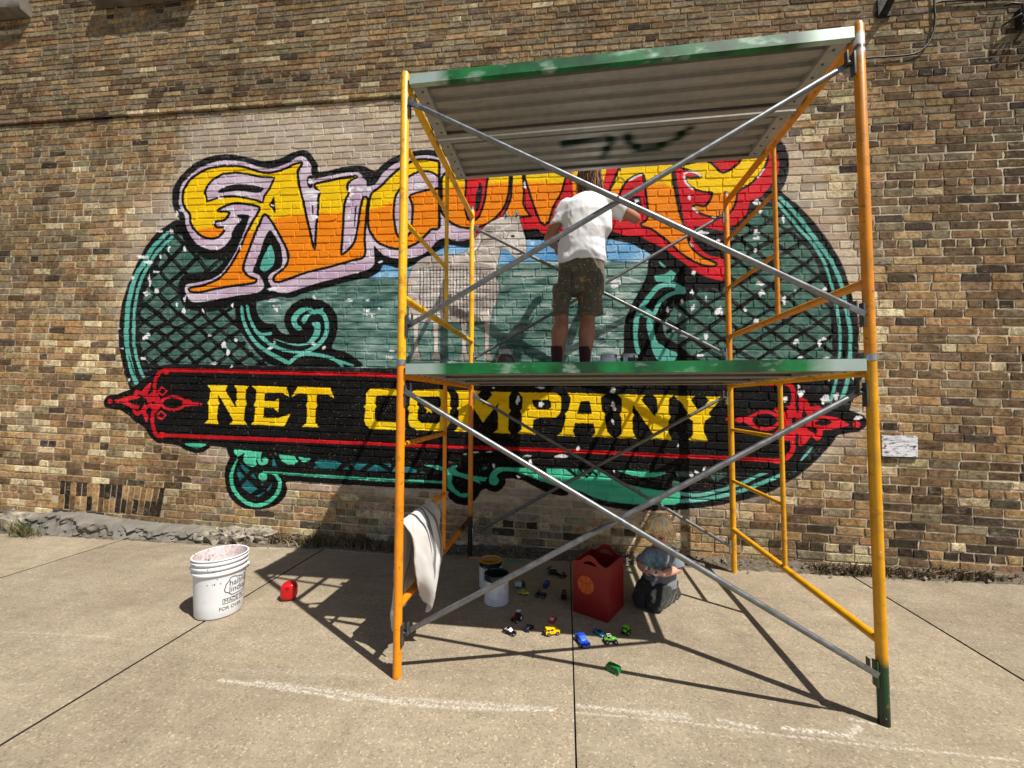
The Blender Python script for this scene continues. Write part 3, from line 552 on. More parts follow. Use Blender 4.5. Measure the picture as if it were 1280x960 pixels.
PAL = dict(tan=(169, 141, 102), brown=(138, 112, 82), dark=(78, 66, 55), cream=(204, 186, 149), orange=(166, 132, 93), grey=(140, 125, 101), pink=(176, 151, 131), olive=(149, 133, 103), umber=(110, 89, 67))
def big(x, z, s, k): return mnoise.noise((x*s+k, z*s, k*1.7))
def brick_tint(x, z, r):
    W = dict(tan=3, brown=2.6, orange=1.0, cream=.9, dark=.35, grey=1.6, umber=1.3, olive=.8)
    if z > 4.36-.033*(x+.8): W = dict(brown=2.6, tan=2.2, grey=3, umber=1.3, dark=.28, orange=.7, olive=1.8, cream=.35)
    elif x > 2.5:
        k = max(0, 1-abs(x-2.95)/.75)*(1 if 1.5 < z < 3.9 else .45)
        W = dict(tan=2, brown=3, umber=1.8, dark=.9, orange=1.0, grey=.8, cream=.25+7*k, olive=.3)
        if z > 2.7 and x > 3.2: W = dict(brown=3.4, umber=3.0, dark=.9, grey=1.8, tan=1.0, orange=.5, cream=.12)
    elif z < .95 and -2.9 < x < 2.2: W = dict(cream=2, grey=2, pink=1.6, tan=2.8, olive=1.4, orange=.9, dark=.8, brown=1.1)
    elif z > 3.4 and x > -3.2: W = dict(grey=2.2, cream=2.2, pink=1.8, tan=2.4, olive=1)
    elif x < -2.7 and z < 2.2: W = dict(tan=3.4, orange=1.9, brown=2.8, cream=1.7, dark=.4, olive=.9, umber=.9)
    elif x < -2.7: W = dict(tan=2.6, brown=2.6, grey=2.4, olive=1.6, cream=1.0, orange=.7, umber=.9, dark=.2)
    if z < .28: W['dark'] = W.get('dark', 0)+1.6
    if -4.7 < x < -2.9 and 1.3 < z < 3.7: W['cream'] = W.get('cream', 0)+3.2*math.exp(-((x+3.75+.12*(z-2.4)**2)/.42)**2)
    ks = list(W); c = PAL[r.choices(ks, [W[q] for q in ks])[0]]
    f = (1.1 if z < 2.6 and x < 2.4 else 1.)*(1+.22*math.exp(-((x+3.75+.12*(z-2.4)**2)/.5)**2)*(1.2 < z < 3.8))*r.uniform(.9, 1.09)*(1+.24*big(x, z, .7, 3.1)+.16*big(x, z, 2.1, 9.4))
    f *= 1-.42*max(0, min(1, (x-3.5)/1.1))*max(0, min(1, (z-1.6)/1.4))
    if z > 4.36-.033*(x+.8): f *= .86
    j_ = r.uniform(-9, 9); lin = srgb(*[min(250, q+j_+r.uniform(-2.5, 2.5)) for q in c])
    return tuple(max(.004, q*f) for q in lin[:3])+(1,)
def seam_v(u): return 4.315-.0005*u                          # the ledge joint, in wall-local height
def ledge(u): return .020*max(0., min(1., (3.2-u)/2.2))      # upper storey stands proud, dying out to the right

def brick_verts(w_, h, r, jag=.0045, bev=.0038, depth=.05):
    """one worn brick, front face towards -y; 3 rings of 10 points"""
    base = [(-.5, -.5), (-.17, -.5), (.17, -.5), (.5, -.5), (.5, 0), (.5, .5), (.17, .5), (-.17, .5), (-.5, .5), (-.5, 0)]
    o = [((a*w_)+r.uniform(-jag, jag)*(1 if abs(a) == .5 else .3), (b*h)+r.uniform(-jag, jag)*.7) for a, b in base]
    if r.random() < .12:
        k_ = r.choice((0, 3, 5, 8)); o[k_] = (o[k_][0]*.93, o[k_][1]*.72)
    kx, kz = 1-2*bev/w_, 1-2*bev/h
    tx, tz, dy = r.uniform(-.008, .008), r.uniform(-.02, .02), r.uniform(-.0022, .0028)
    return ([(x, depth, z) for x, z in o]+[(x, bev*.9+dy, z) for x, z in o]+[(x*kx, dy+x*tx+z*tz+r.uniform(-.0006, .0006), z*kz) for x, z in o])
BF = [(i, (i+1) % 10, 10+(i+1) % 10, 10+i) for i in range(10)]+[(10+i, 10+(i+1) % 10, 20+(i+1) % 10, 20+i) for i in range(10)]
BF.append(tuple(range(20, 30)))
WINDOWS = [(-6.75, -5.42), (-4.32, -3.30)]
COURSES = [(k_*CH, CH, BL, k_) for k_ in range(-3, 50)]+[(3.575+i*.065, .065, BL*.98, 50+i) for i in range(11)]+[(4.29+i*.0585, .0585, .204, 61+i) for i in range(44)]
V_SILL0 = 4.29+21*.0585; V_SILL1 = V_SILL0+.12; V_TOP = 4.29+44*.0585
rw = random.Random(11)
bricks = []                                              # u, v, w, h, dy
for v0, ch, bl_, k_ in COURSES:
    hdr = (k_ % 7 == 3); L_ = bl_/2 if hdr else bl_
    u = -7.6+(k_ % 2)*bl_/2+rw.uniform(-.03, .03)
    while u < 6.6:
        l = L_*rw.uniform(.97, 1.03)
        if not hdr and rw.random() < .045: l *= .52
        uc = u+l/2; vc = v0+ch/2; skip = False
        if -4.52 < uc < -3.24 and 1 <= k_ <= 4: skip = True
        for a, b in WINDOWS:
            if a < uc < b and v0 >= V_SILL0-.001: skip = True
        if not skip:
            jt = rw.uniform(.008, .0125)
            gap = .010 if (k_ == 61 and uc < 2.8) else 0.
            bricks.append((uc, vc+gap/2+rw.uniform(-.0015, .0015), l-jt, ch-gap-rw.uniform(.0095, .0125), -ledge(uc) if vc > seam_v(uc) else 0.))
        u += l
def proj_px(x, y, z):
    d = Vector((x, y, z))-CAM; q = d.dot(fwd)
    return 640+F_PX*d.dot(rgt)/q, 480-F_PX*d.dot(upv)/q, q
sized = []
for i, (u, v, l, h, dy) in enumerate(bricks):
    x, z = u2x(u, v); px, py, q = proj_px(x, WALL_Y, z)
    ax, ay, _ = proj_px(x-l/2, WALL_Y, z-h/2); bx, by, _ = proj_px(x+l/2, WALL_Y, z+h/2)
    hid = (700 < px < 790 and py > 650) or z < .03
    if 4 < px < 1276 and 4 < py < 956 and not hid: sized.append((abs((bx-ax)*(by-ay)), i))
single = {i for _, i in sorted(sized, reverse=True)[:300]}
VARS = {}
def variant(l, h, k_):
    """shared meshes for the single bricks, in a few lengths and wear shapes"""
    key = (round(l/.012), k_)
    if key not in VARS:
        me = bpy.data.meshes.new('brick'); me.from_pydata(brick_verts(round(l/.012)*.012, .0605, random.Random(k_*7+key[0])), [], BF); me.update(); smooth(me, 24); me.materials.append(M_BRICKO); VARS[key] = me
    return VARS[key]
acc = {'a': ([], [], []), 'b': ([], [], [])}
def mural_at(x, z):
    i, j = int((x-MX0)/MPX), int((z-MZ0)/MPX)
    return MURAL_A[j, i] if 0 <= i < MW and 0 <= j < MH else 0.
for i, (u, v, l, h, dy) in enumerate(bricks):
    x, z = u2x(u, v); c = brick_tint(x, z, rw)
    if i in single:
        o = link('brick', variant(l, h, rw.randrange(6)), None, wall, loc=(u, dy, v), scale=(1, 1, h/.0605)); o.color = c
        continue
    painted = np.mean([mural_at(x+a*l*.4, z+b*h*.3) for a in (-1, 0, 1) for b in (-1, 1)]) > .62
    vs, fs, cs = acc['b' if painted else 'a']; b0 = len(vs)
    vs += [(a+u, y+dy, q+v) for a, y, q in brick_verts(l, h, rw)]; fs += [tuple(j+b0 for j in f) for f in BF]; cs += list(c)*30
for key, nm, lb in (('a', 'brickwork', None), ('b', 'mural_brickwork', 'painted bricks of the mural lettered NET COMPANY')):
    vs, fs, cs = acc[key]; me = bpy.data.meshes.new(nm); me.from_pydata(vs, [], fs); me.update()
    me.attributes.new('tint', 'FLOAT_COLOR', 'POINT').data.foreach_set('color', np.array(cs, np.float32))
    smooth(me, 24); o = link(nm, me, M_BRICK, wall); o['kind'] = 'stuff'
    if lb: o['label'] = lb
# soldier bricks of the bricked-up cellar opening
for i in range(18):
    lean = max(0, (i-5)/12)*R(9)
    for row in (0, 1):
        l = .139*rw.uniform(.94, 1.05) if not (i > 9 and row) else .139; vv = 1*CH+.005+.0715+row*.143
        o = link('soldier_brick', variant(.139, .0605, rw.randrange(6)), None, wall, loc=(-4.47+i*.0695+math.tan(lean)*(vv-.2), rw.uniform(-.002, .002), vv), rot=(0, R(90)+lean, 0), scale=(1, 1, 1))
        x, z = u2x(-4.5+i*.0695, .2); o.color = srgb(*rw.choice([(54, 45, 38), (168, 134, 92), (186, 152, 108), (66, 55, 44), (120, 94, 66), (62, 52, 42)]))
# mortar bed behind the bricks, in two planes with the ledge between them
mb = MB()
def bed(u0, u1, v0, v1, y): mb.add([(u0, y, v0), (u1, y, v0), (u1, y, v1), (u0, y, v1)], [(0, 1, 2, 3)])
YB = .0055
bed(-7.7, 6.7, -.3, 4.284, YB); bed(2.8, 6.7, 4.284, 4.302, YB)
nseg = 24
for i in range(nseg):
    a, b = -7.7+14.4*i/nseg, -7.7+14.4*(i+1)/nseg
    ya, yb = YB-ledge(a), YB-ledge(b)
    mb.add([(a, ya, 4.302), (b, yb, 4.302), (b, yb, V_SILL0), (a, ya, V_SILL0)], [(0, 1, 2, 3)])
xs = [-7.7]+[q for w_ in WINDOWS for q in w_]+[6.7]
for a, b in zip(xs[0::2], xs[1::2]): bed(a, b, V_SILL0, V_TOP, YB-.02 if b < 2 else YB)
mb.build('mortar', M_MORTAR, wall)
# stone sills, windows above them
M_STONE = paint('sill_stone', srgb(120, 112, 98), .9, var=.25, scale=9, dirt=srgb(52, 46, 40), dirt_amt=.7, bumpy=.6)
M_GLASSD, t, b = newmat('window_glass'); b.inputs['Base Color'].default_value = (.012, .014, .016, 1); b.inputs['Roughness'].default_value = .08
M_FRAME = paint('window_frame_paint', srgb(88, 84, 80), .6, var=.15)
M_DARKIN, t, b = newmat('window_reveal'); b.inputs['Base Color'].default_value = srgb(104, 88, 68); b.inputs['Roughness'].default_value = .9
for a, b in WINDOWS:
    s = MB(); n = 14; prof = [(.0, 0), (-.10, .006), (-.112, .03), (-.11, .115), (-.095, .14), (.05, .15)]; rr = random.Random(int(a*10)); rows = []
    for i in range(n+1):
        uu = a-.10+(b-a+.20)*i/n
        rows.append([(uu, y-.02+rr.uniform(-.009, .009)*(1 if 0 < j < 5 else 0), V_SILL0+z+rr.uniform(-.008, .008)) for j, (y, z) in enumerate(prof)])
    vs = [q for r_ in rows for q in r_]; fs = [(i*6+j, (i+1)*6+j, (i+1)*6+j+1, i*6+j+1) for i in range(n) for j in range(5)]+[tuple(range(6)), tuple(reversed(range(n*6, n*6+6)))]
    s.add(vs, fs); s.build('window_sill', M_STONE, wall, sm=40)
    win = MB()
    for x0, x1, z0, z1 in ((a, a+.07, 0, 1.05), (b-.07, b, 0, 1.05), (a+.07, b-.07, 0, .07), (a+.07, b-.07, .98, 1.05), ((a+b)/2-.02, (a+b)/2+.02, .07, .98)):
        win.box(((x0+x1)/2, .09, V_SILL0+.12+(z0+z1)/2), (x1-x0, .06, z1-z0))
    wo = win.build('window', M_FRAME, wall)
    MB().box(((a+b)/2, .11, V_SILL0+.12+.53), (b-a-.1, .006, 1.0)).build('pane', M_GLASSD, wo)
    rv = MB(); z0, z1 = V_SILL0-.01, V_TOP
    rv.add([(a, -.03, z0), (a, .16, z0), (a, .16, z1), (a, -.03, z1)], [(0, 1, 2, 3)]); rv.add([(b, -.03, z0), (b, .16, z0), (b, .16, z1), (b, -.03, z1)], [(0, 1, 2, 3)]); rv.add([(a, .16, z0), (b, .16, z0), (b, .16, z1), (a, .16, z1)], [(0, 1, 2, 3)])
    rv.build('window_reveal', M_DARKIN, wall)
# body of the building behind the face, so that light does not come through
MB().box((-.5, 2.3, V_TOP/2-.1), (14.6, 4.2, V_TOP)).build('wall_core', M_MORTAR, wall)

# foundation: grey mortar patch and rough stones at the wall foot (left), crumbling base
def lump(name, c, d, seed, mat, parent, sub=3, amp=.28, fr=3.0):
    bm = bmesh.new(); bmesh.ops.create_icosphere(bm, subdivisions=sub, radius=1)
    for v in bm.verts:
        q = v.co.copy(); k_ = 1+amp*mnoise.fractal((q*fr*.5+Vector((seed*7.3, seed*1.9, 0))), .8, 2., 4)
        q = Vector([math.copysign(abs(a)**.62, a) for a in q]); v.co = Vector((q.x*d[0]/2, q.y*d[1]/2, q.z*d[2]/2))*k_
    me = bpy.data.meshes.new(name); bm.to_mesh(me); bm.free(); smooth(me, 35)
    return link(name, me, mat, parent, loc=c)
M_PATCH = paint('cement_patch', srgb(124, 118, 108), .95, var=.2, scale=7, dirt=srgb(92, 86, 78), dirt_amt=.6, bumpy=.8)
M_RUBBLE = paint('foundation_rubble', srgb(176, 166, 148), .95, var=.45, scale=11, dirt=srgb(98, 86, 70), dirt_amt=.8, bumpy=.8)
def w2l(x, z): return (x*ct-z*st, x*st+z*ct)             # world x, z to wall-local
rr = random.Random(2); n, mrow = 150, 18; vs = []
for i in range(n+1):
    x = -4.70+2.15*i/n; top = (.135+.05*math.exp(-((x+4.2)/.5)**2)-.018*(x+4.7))*min(1, i/4+.2, (n-i)/6+.25)
    for j in range(mrow+1):
        t_ = j/mrow; k_ = mnoise.fractal((x*7, t_*4, 1.3), .75, 2.1, 6)+.8*abs(mnoise.noise((x*11, t_*9, 4.)))-.4
        y = -.19+.05*t_ if t_ < .6 else -.16+.17*((t_-.6)/.4)
        z = -.03+(top+.03)*min(1, t_/.6)+.012*max(0, t_-.6)
        u, v = w2l(x, z+.026*k_*(0 < j < mrow)); vs.append((u, y+.042*k_*(0 < j < mrow), v))
me = bpy.data.meshes.new('foundation_patch'); me.from_pydata(vs, [], [(i*(mrow+1)+j, (i+1)*(mrow+1)+j, (i+1)*(mrow+1)+j+1, i*(mrow+1)+j+1) for i in range(n) for j in range(mrow)]); me.update(); smooth(me, 40)
link('foundation_patch', me, M_PATCH, wall)
for i in range(18):
    left = i < 12; x = (-6.1+i*.125) if left else (-2.62+(i-12)*.118); dz = rr.uniform(.13, .22) if left else rr.uniform(.10, .16)*(1-.03*(i-12))
    u, v = w2l(x+rr.uniform(-.03, .03), dz*.30)
    lump('foundation_stone', (u, -.08+rr.uniform(-.03, .02), v), (rr.uniform(.14, .22), .2, dz), i+1, M_RUBBLE, wall, sub=3, amp=.5, fr=4.5)
# ------------------------------------------------------------------ pavement
def chalk_map(lines, x0, x1, y0, y1, px, seed):
    W_, H_ = int((x1-x0)/px), int((y1-y0)/px); X = x0+(np.arange(W_)+.5)*px; Y = y0+(np.arange(H_)+.5)*px
    XX, YY = np.meshgrid(X, Y); out = np.zeros((H_, W_), np.float32); r = np.random.default_rng(seed)
    nz = r.random((H_, W_)); nz = (nz+np.roll(nz, 1, 0)+np.roll(nz, 1, 1)+np.roll(nz, (1, 1), (0, 1)))/4
    for pts, hw, st_ in lines:
        p = np.array(pts)
        for a, b in zip(p[:-1], p[1:]):
            d = b-a; t = np.clip(((XX-a[0])*d[0]+(YY-a[1])*d[1])/(d@d), 0, 1); D = np.hypot(XX-a[0]-t*d[0], YY-a[1]-t*d[1])
            out = np.maximum(out, np.clip(1.3-D/hw, 0, 1)*st_*(nz > .5-.22*np.clip(1-D/hw, 0, 1)))
    return out, W_, H_
def gpt(s): return [tuple(on_ground(*map(float, q.split(',')))[:2]) for q in s.split()]
CX0, CX1, CY0, CY1 = -2.7, 2.9, -.45, 1.7
cm, cw, chh = chalk_map([(gpt('275,850 320,856 400,868 440,875'), .014, .8), (gpt('320,853 430,866 500,878'), .022, .7), (gpt('430,868 500,880 600,886 690,888'), .012, .75), (gpt('490,874 600,880 690,886'), .018, .55), (gpt('722,882 760,886 860,897'), .016, .7), (gpt('722,891 850,902 960,917 1060,929 1170,940 1275,951'), .009, .6), (gpt('800,889 860,897'), .03, .4), (gpt('898,900 945,910'), .013, .85), (gpt('980,911 1020,915 1060,919 1072,908'), .019, .9),
    (gpt('1060,898 1105,908'), .012, .6), (gpt('1065,922 1110,928'), .02, .25), (gpt('0,790 60,792 135,796'), .01, .3), (gpt('300,838 420,842 480,846'), .03, .2), (gpt('380,684 440,690 520,696'), .012, .8), (gpt('220,682 300,684 350,686'), .010, .7), (gpt('520,700 640,705'), .008, .4)], CX0, CX1, CY0, CY1, .004, 4)
CHK = bpy.data.images.new('chalk_marks', cw, chh); buf = np.ones((chh, cw, 4), np.float32); buf[..., :3] = cm[..., None]
CHK.colorspace_settings.name = 'Non-Color'; CHK.pixels.foreach_set(buf.ravel()); CHK.update(); CHK.pack()
def concrete():
    m, t, b = newmat('pavement_concrete'); pos = geo_pos(t)
    inf = t.nodes.new('ShaderNodeObjectInfo')
    c = ramp(t, noise_tex(t, 1.3, 7, .62, pos), [(.3, srgb(141, 128, 110)), (.5, srgb(153, 141, 121)), (.72, srgb(165, 153, 133))])
    c = mixc(t, 1., c, ramp(t, inf.outputs['Random'], [(0, (.86, .86, .87)), (1, (1.0, .99, .97))]), 'MULTIPLY')
    c = mixc(t, .55, c, ramp(t, noise_tex(t, 7, 6, .65, pos), [(.3, (.72, .71, .69)), (.65, (1.08,)*3)]), 'MULTIPLY')
    vo = t.nodes.new('ShaderNodeTexVoronoi'); vo.inputs['Scale'].default_value = 135; t.links.new(pos, vo.inputs['Vector'])
    sep = t.nodes.new('ShaderNodeSeparateColor'); t.links.new(vo.outputs['Color'], sep.inputs[0])
    c = mixc(t, .55, c, ramp(t, sep.outputs[0], [(0, (.45, .43, .40)), (.22, (.86,)*3), (.8, (1.04, 1.03, 1.01)), (.92, (1.2, 1.17, 1.12)), (1., (2.0, 1.93, 1.82))]), 'MULTIPLY')
    c = mixc(t, .5, c, ramp(t, noise_tex(t, 420, 3, .7, pos), [(.3, (.6,)*3), (.7, (1.25,)*3)]), 'MULTIPLY')
    spot = ramp(t, noise_tex(t, 22, 2, .4, pos), [(.19, (1,)*3), (.22, (0,)*3)])
    c = mixc(t, math_n(t, 'MULTIPLY', spot, .7), c, srgb(52, 44, 36))
    oil = ramp(t, noise_tex(t, 4.3, 3, .5, pos), [(.26, (1,)*3), (.36, (0,)*3)])
    c = mixc(t, math_n(t, 'MULTIPLY', oil, .28), c, srgb(92, 82, 68))
    strk = t.nodes.new('ShaderNodeMapping'); strk.inputs['Scale'].default_value = (.7, 9, 1); t.links.new(pos, strk.inputs[0])
    c = mixc(t, .35, c, ramp(t, noise_tex(t, 2, 5, .6, strk.outputs[0]), [(.35, (.8,)*3), (.65, (1.1,)*3)]), 'MULTIPLY')
    sx = t.nodes.new('ShaderNodeSeparateXYZ'); t.links.new(pos, sx.inputs[0]); cb = t.nodes.new('ShaderNodeCombineXYZ')
    for o, a, bb in ((0, CX0, CX1), (1, CY0, CY1)):
        t.links.new(math_n(t, 'DIVIDE', math_n(t, 'SUBTRACT', sx.outputs[o], a), bb-a), cb.inputs[o])
    im = t.nodes.new('ShaderNodeTexImage'); im.image = CHK; im.extension = 'CLIP'; t.links.new(cb.outputs[0], im.inputs[0])
    scr = ramp(t, noise_tex(t, 70, 5, .75, pos), [(.42, (.0,)*3), (.60, (.8,)*3)])
    c = mixc(t, math_n(t, 'MULTIPLY', im.outputs[0], scr), c, srgb(222, 218, 208))
    t.links.new(c, b.inputs['Base Color']); b.inputs['Roughness'].default_value = .9; b.inputs['Specular IOR Level'].default_value = .25
    h = math_n(t, 'ADD', sep.outputs[0], math_n(t, 'MULTIPLY', noise_tex(t, 300, 4, .7, pos), 1.5))
    bump(t, b, h, .35, .003)
    return m
M_CONC = concrete()
M_JOINT = paint('joint_dirt', srgb(58, 48, 38), .95, var=.3, scale=30)
M_GROUND = paint('far_ground', srgb(128, 119, 104), .95, var=.2, scale=.6)
g = MB().add([(-150, -300, 0), (150, -300, 0), (150, 3, 0), (-150, 3, 0)], [(0, 1, 2, 3)]).build('ground', M_GROUND, loc=(0, 0, -.10)); g['kind'] = 'structure'
side = MB().box((0, -.55, -.045), (24, 4.62, .036)).build('sidewalk', M_JOINT); side['kind'] = 'structure'
EX = [-12, -9.75, -7.6, -5.53, -3.44, -1.372, .853, 3.012, 5.2, 7.4, 9.6, 12]
for a, b in zip(EX[:-1], EX[1:]):
    y1 = 1.60 if a > -2 else (1.555 if a > -4 else 1.52)
    gl, gr = [(.003 if abs(e_-.853) < .1 else .0065) for e_ in (a, b)]
    me = MB().box(((a+gl+b-gr)/2, (y1-2.8)/2, -.05), (b-a-gl-gr, y1+2.8, .10), bev=.004).mesh('slab', 40)
    me.polygons.foreach_set('material_index', [0 if p_.normal.z > .3 else 1 for p_ in me.polygons])
    link('slab', me, [M_CONC, M_JOINT], side)
M_DIRT = paint('base_dirt', srgb(112, 100, 82), .98, var=.4, scale=24, dirt=srgb(60, 52, 42), dirt_amt=.7, bumpy=.9)
vs = []; n = 260
for i in range(n+1):
    x = -7+13*i/n
    for j in range(6):
        y = 1.50+.05*j if j else 1.495; z = (-.02, .006, .018, .03, .042, .05)[j]+.016*mnoise.fractal((x*14, j*.9, 5), .9, 2, 4)
        vs.append((x, y-(.0 if x > -2 else .03)+.03*(x > -1.5), z))
me = bpy.data.meshes.new('dirt_strip'); me.from_pydata(vs, [], [(i*6+j, (i+1)*6+j, (i+1)*6+j+1, i*6+j+1) for i in range(n) for j in range(5)]); me.update(); smooth(me)
link('dirt_strip', me, M_DIRT, kind='structure')
# loose grit along the joint of wall and pavement
q = random.Random(9); mb = MB()
ico = [Vector(v) for v in ((0, 0, 1), (.9, 0, .2), (.2, .9, .1), (-.8, .3, .2), (-.2, -.9, .1), (0, 0, -.6))]; icf = [(0, 1, 2), (0, 2, 3), (0, 3, 4), (0, 4, 1), (5, 2, 1), (5, 3, 2), (5, 4, 3), (5, 1, 4)]
for i in range(700):
    x = q.uniform(-6.2, 4.9); y = 1.70-abs(q.gauss(0, .07))-.02; s = q.uniform(.004, .016)*(1.6 if q.random() < .1 else 1); rot = Matrix.Rotation(q.uniform(0, 6), 3, 'Z')
    mb.add([(rot @ v)*s*q.uniform(.8, 1.2)+Vector((x, y, .012+.25*max(0, y-1.55))) for v in ico], icf)
for i in range(160):
    x = q.uniform(-3, 4.5); y = q.uniform(-.6, 1.5); s = q.uniform(.0015, .004)
    mb.add([v*s+Vector((x, y, .001)) for v in ico], icf)
o = mb.build('grit', paint('grit_stone', srgb(150, 138, 118), .95, var=.4, scale=60)); o['kind'] = 'stuff'; tag(o, 'loose grit and mortar crumbs at the foot of the wall', 'grit')
# weeds: dry tufts and a few green ones
def blades(name, spots, cols, label, seed):
    q = random.Random(seed); vs, fs, mi = [], [], []
    for x, y, n, h, spread in spots:
        for _ in range(n):
            a = q.uniform(0, 6.28); rr_ = abs(q.gauss(0, spread)); bx, by = x+rr_*math.cos(a)*1.8, min(1.70, y+rr_*math.sin(a)*.4); hh = h*q.uniform(.5, 1.4)
            lx, ly = q.gauss(0, .5)*hh, -abs(q.gauss(0, .4))*hh; w_ = q.uniform(.002, .0055); b = len(vs); ca, sa = math.cos(a)*w_, math.sin(a)*w_
            for t_, k_ in ((0, 1), (.5, .8), (1, .1)):
                cx, cy, cz = bx+lx*t_*t_, by+ly*t_*t_, .012+hh*t_*(1-.25*t_)
                vs += [(cx-ca*k_, cy-sa*k_, cz), (cx+ca*k_, cy+sa*k_, cz)]
            fs += [(b, b+1, b+3, b+2), (b+2, b+3, b+5, b+4)]; m_ = q.randrange(len(cols)); mi += [m_, m_]
    me = bpy.data.meshes.new(name); me.from_pydata(vs, [], fs); me.update(); me.polygons.foreach_set('material_index', mi)
    for c in cols: me.materials.append(c)
    o = link(name, me); o['kind'] = 'stuff'; return tag(o, label, 'weeds')
def leafm(n, c): m, t, b = newmat(n); b.inputs['Base Color'].default_value = c; b.inputs['Roughness'].default_value = .8; return m
DRY = [leafm('dry_stalk', srgb(150, 128, 94)), leafm('dry_stalk_dark', srgb(92, 76, 56)), leafm('dead_leaf', srgb(66, 54, 42))]; GRN = [leafm('weed_green', srgb(74, 92, 46)), leafm('weed_olive', srgb(104, 108, 60)), DRY[0]]
q = random.Random(21)
sp = [(q.uniform(-2.4, -.3), q.uniform(1.55, 1.68), q.randrange(12, 26), q.uniform(.06, .14), .035) for _ in range(72)]+[(q.uniform(2.75, 4.0), q.uniform(1.56, 1.68), q.randrange(18, 36), q.uniform(.05, .10), .04) for _ in range(44)]+[(q.uniform(4.0, 4.8), q.uniform(1.58, 1.68), 16, .05, .03) for _ in range(10)]+[(q.uniform(-.2, 2.75), q.uniform(1.60, 1.69), q.randrange(5, 12), q.uniform(.02, .045), .03) for _ in range(24)]
blades('dry_weeds', sp, DRY, 'dry brown weeds and dead grass along the wall foot', 3)
blades('green_weeds', [(on_ground(38, 668).x, 1.47, 90, .20, .05), (on_ground(33, 670).x, 1.45, 50, .11, .06), (-1.45, 1.6, 60, .14, .05), (-1.62, 1.58, 30, .1, .05), (-2.55, 1.56, 34, .09, .05), (-2.3, 1.58, 22, .07, .05), (-1.2, 1.62, 26, .11, .04)], GRN, 'green weeds sprouting where wall and pavement meet', 4)
# ------------------------------------------------------------------ scaffold
def frame_paint(name, col, zones=(), chips=.5):
    """sprayed tube: base coat, chips of rust, and zones of another coat along one axis"""
    m, t, b = newmat(name); pos = geo_pos(t)
    c = ramp(t, noise_tex(t, 9, 5, .6, pos), [(.3, tuple(q*.82 for q in col[:3])+(1,)), (.7, col)])
    sx = t.nodes.new('ShaderNodeSeparateXYZ'); t.links.new(pos, sx.inputs[0])
    wob = math_n(t, 'MULTIPLY', math_n(t, 'SUBTRACT', noise_tex(t, 28, 5, .6, pos), .5), .05)
    for ax, lo, hi, zc, soft in zones:
        p = math_n(t, 'ADD', sx.outputs[ax], wob)
        f = math_n(t, 'MULTIPLY', math_n(t, 'DIVIDE', math_n(t, 'SUBTRACT', p, lo), soft, True), math_n(t, 'DIVIDE', math_n(t, 'SUBTRACT', hi, p), soft, True))
        c = mixc(t, f, c, zc)
    ch = ramp(t, noise_tex(t, 48, 6, .7, pos), [(.61, (0,)*3), (.65, (1,)*3)])
    c = mixc(t, math_n(t, 'MULTIPLY', ch, min(1, chips*1.5)), c, srgb(74, 48, 28))
    gr = ramp(t, noise_tex(t, 5, 6, .7, pos), [(.45, (0,)*3), (.75, (1,)*3)])
    c = mixc(t, math_n(t, 'MULTIPLY', gr, .38), c, srgb(112, 80, 40))
    wr = ramp(t, noise_tex(t, 15, 5, .65, pos), [(.57, (0,)*3), (.63, (1,)*3)]); c = mixc(t, math_n(t, 'MULTIPLY', wr, .5), c, srgb(158, 98, 26))
    spl = ramp(t, noise_tex(t, 75, 3, .5, pos), [(.71, (0,)*3), (.73, (1,)*3)]); c = mixc(t, math_n(t, 'MULTIPLY', spl, .7), c, srgb(214, 206, 196))
    t.links.new(c, b.inputs['Base Color']); b.inputs['Roughness'].default_value = .38
    bump(t, b, noise_tex(t, 60, 4, .6, pos), .15, .002)
    return m
BLK, DGR = srgb(16, 20, 16), srgb(8, 62, 32)
M_YU = frame_paint('yellow_coat', srgb(246, 186, 14)); M_YL = frame_paint('orange_coat', srgb(242, 146, 8))
M_YRU = frame_paint('amber_coat', srgb(226, 142, 16)); M_YRL = frame_paint('amber_yellow_coat', srgb(232, 166, 10))
M_FRB = frame_paint('amber_coat_green_foot', srgb(232, 164, 10), [(2, -.1, .285, DGR, .05), (2, -.1, .10, BLK, .08)], .2)
M_FRT = frame_paint('amber_coat_worn_white', srgb(226, 142, 16), [(2, 2.885, 3.005, srgb(226, 222, 216), .02), (2, 2.915, 2.945, srgb(52, 48, 46), .012)], .9)
M_RLB = frame_paint('orange_coat_black_foot', srgb(222, 128, 10), [(2, -.1, .40, BLK, .05)]); M_RLG = frame_paint('orange_coat_black_end', srgb(230, 136, 10), [(1, 1.12, 1.7, BLK, .06)])
def galv(name, col, rough=.42, metal=.85):
    m, t, b = newmat(name); pos = geo_pos(t)
    c = ramp(t, noise_tex(t, 30, 6, .65, pos), [(.3, tuple(q*.6 for q in col[:3])+(1,)), (.65, col)])
    c = mixc(t, math_n(t, 'MULTIPLY', ramp(t, noise_tex(t, 14, 6, .7, pos), [(.58, (0,)*3), (.72, (1,)*3)]), .4), c, srgb(96, 78, 60))
    t.links.new(c, b.inputs['Base Color']); b.inputs['Metallic'].default_value = metal
    t.links.new(ramp(t, noise_tex(t, 22, 4, .6, pos), [(.3, (rough*.75,)*3), (.7, (rough*1.4,)*3)]), b.inputs['Roughness'])
    return m
M_GALV, M_STEEL = galv('galvanised_tube', srgb(138, 140, 142)), galv('dark_steel', srgb(96, 96, 96), .5, .6)
M_CHROME = galv('bright_collar', srgb(190, 192, 194), .3)
SW, SD = 2.134, 1.522
scaf = empty('scaffold', (0, 0, 0), label='tall yellow and orange tube scaffold with crossed grey braces before the mural', cat='scaffold')
def tube(name, a, b, r, mat, n=16, parent=scaf, sm=40):
    return MB().tube([a, b], r, n).build(name, mat, parent, sm=sm)
PR = .0215
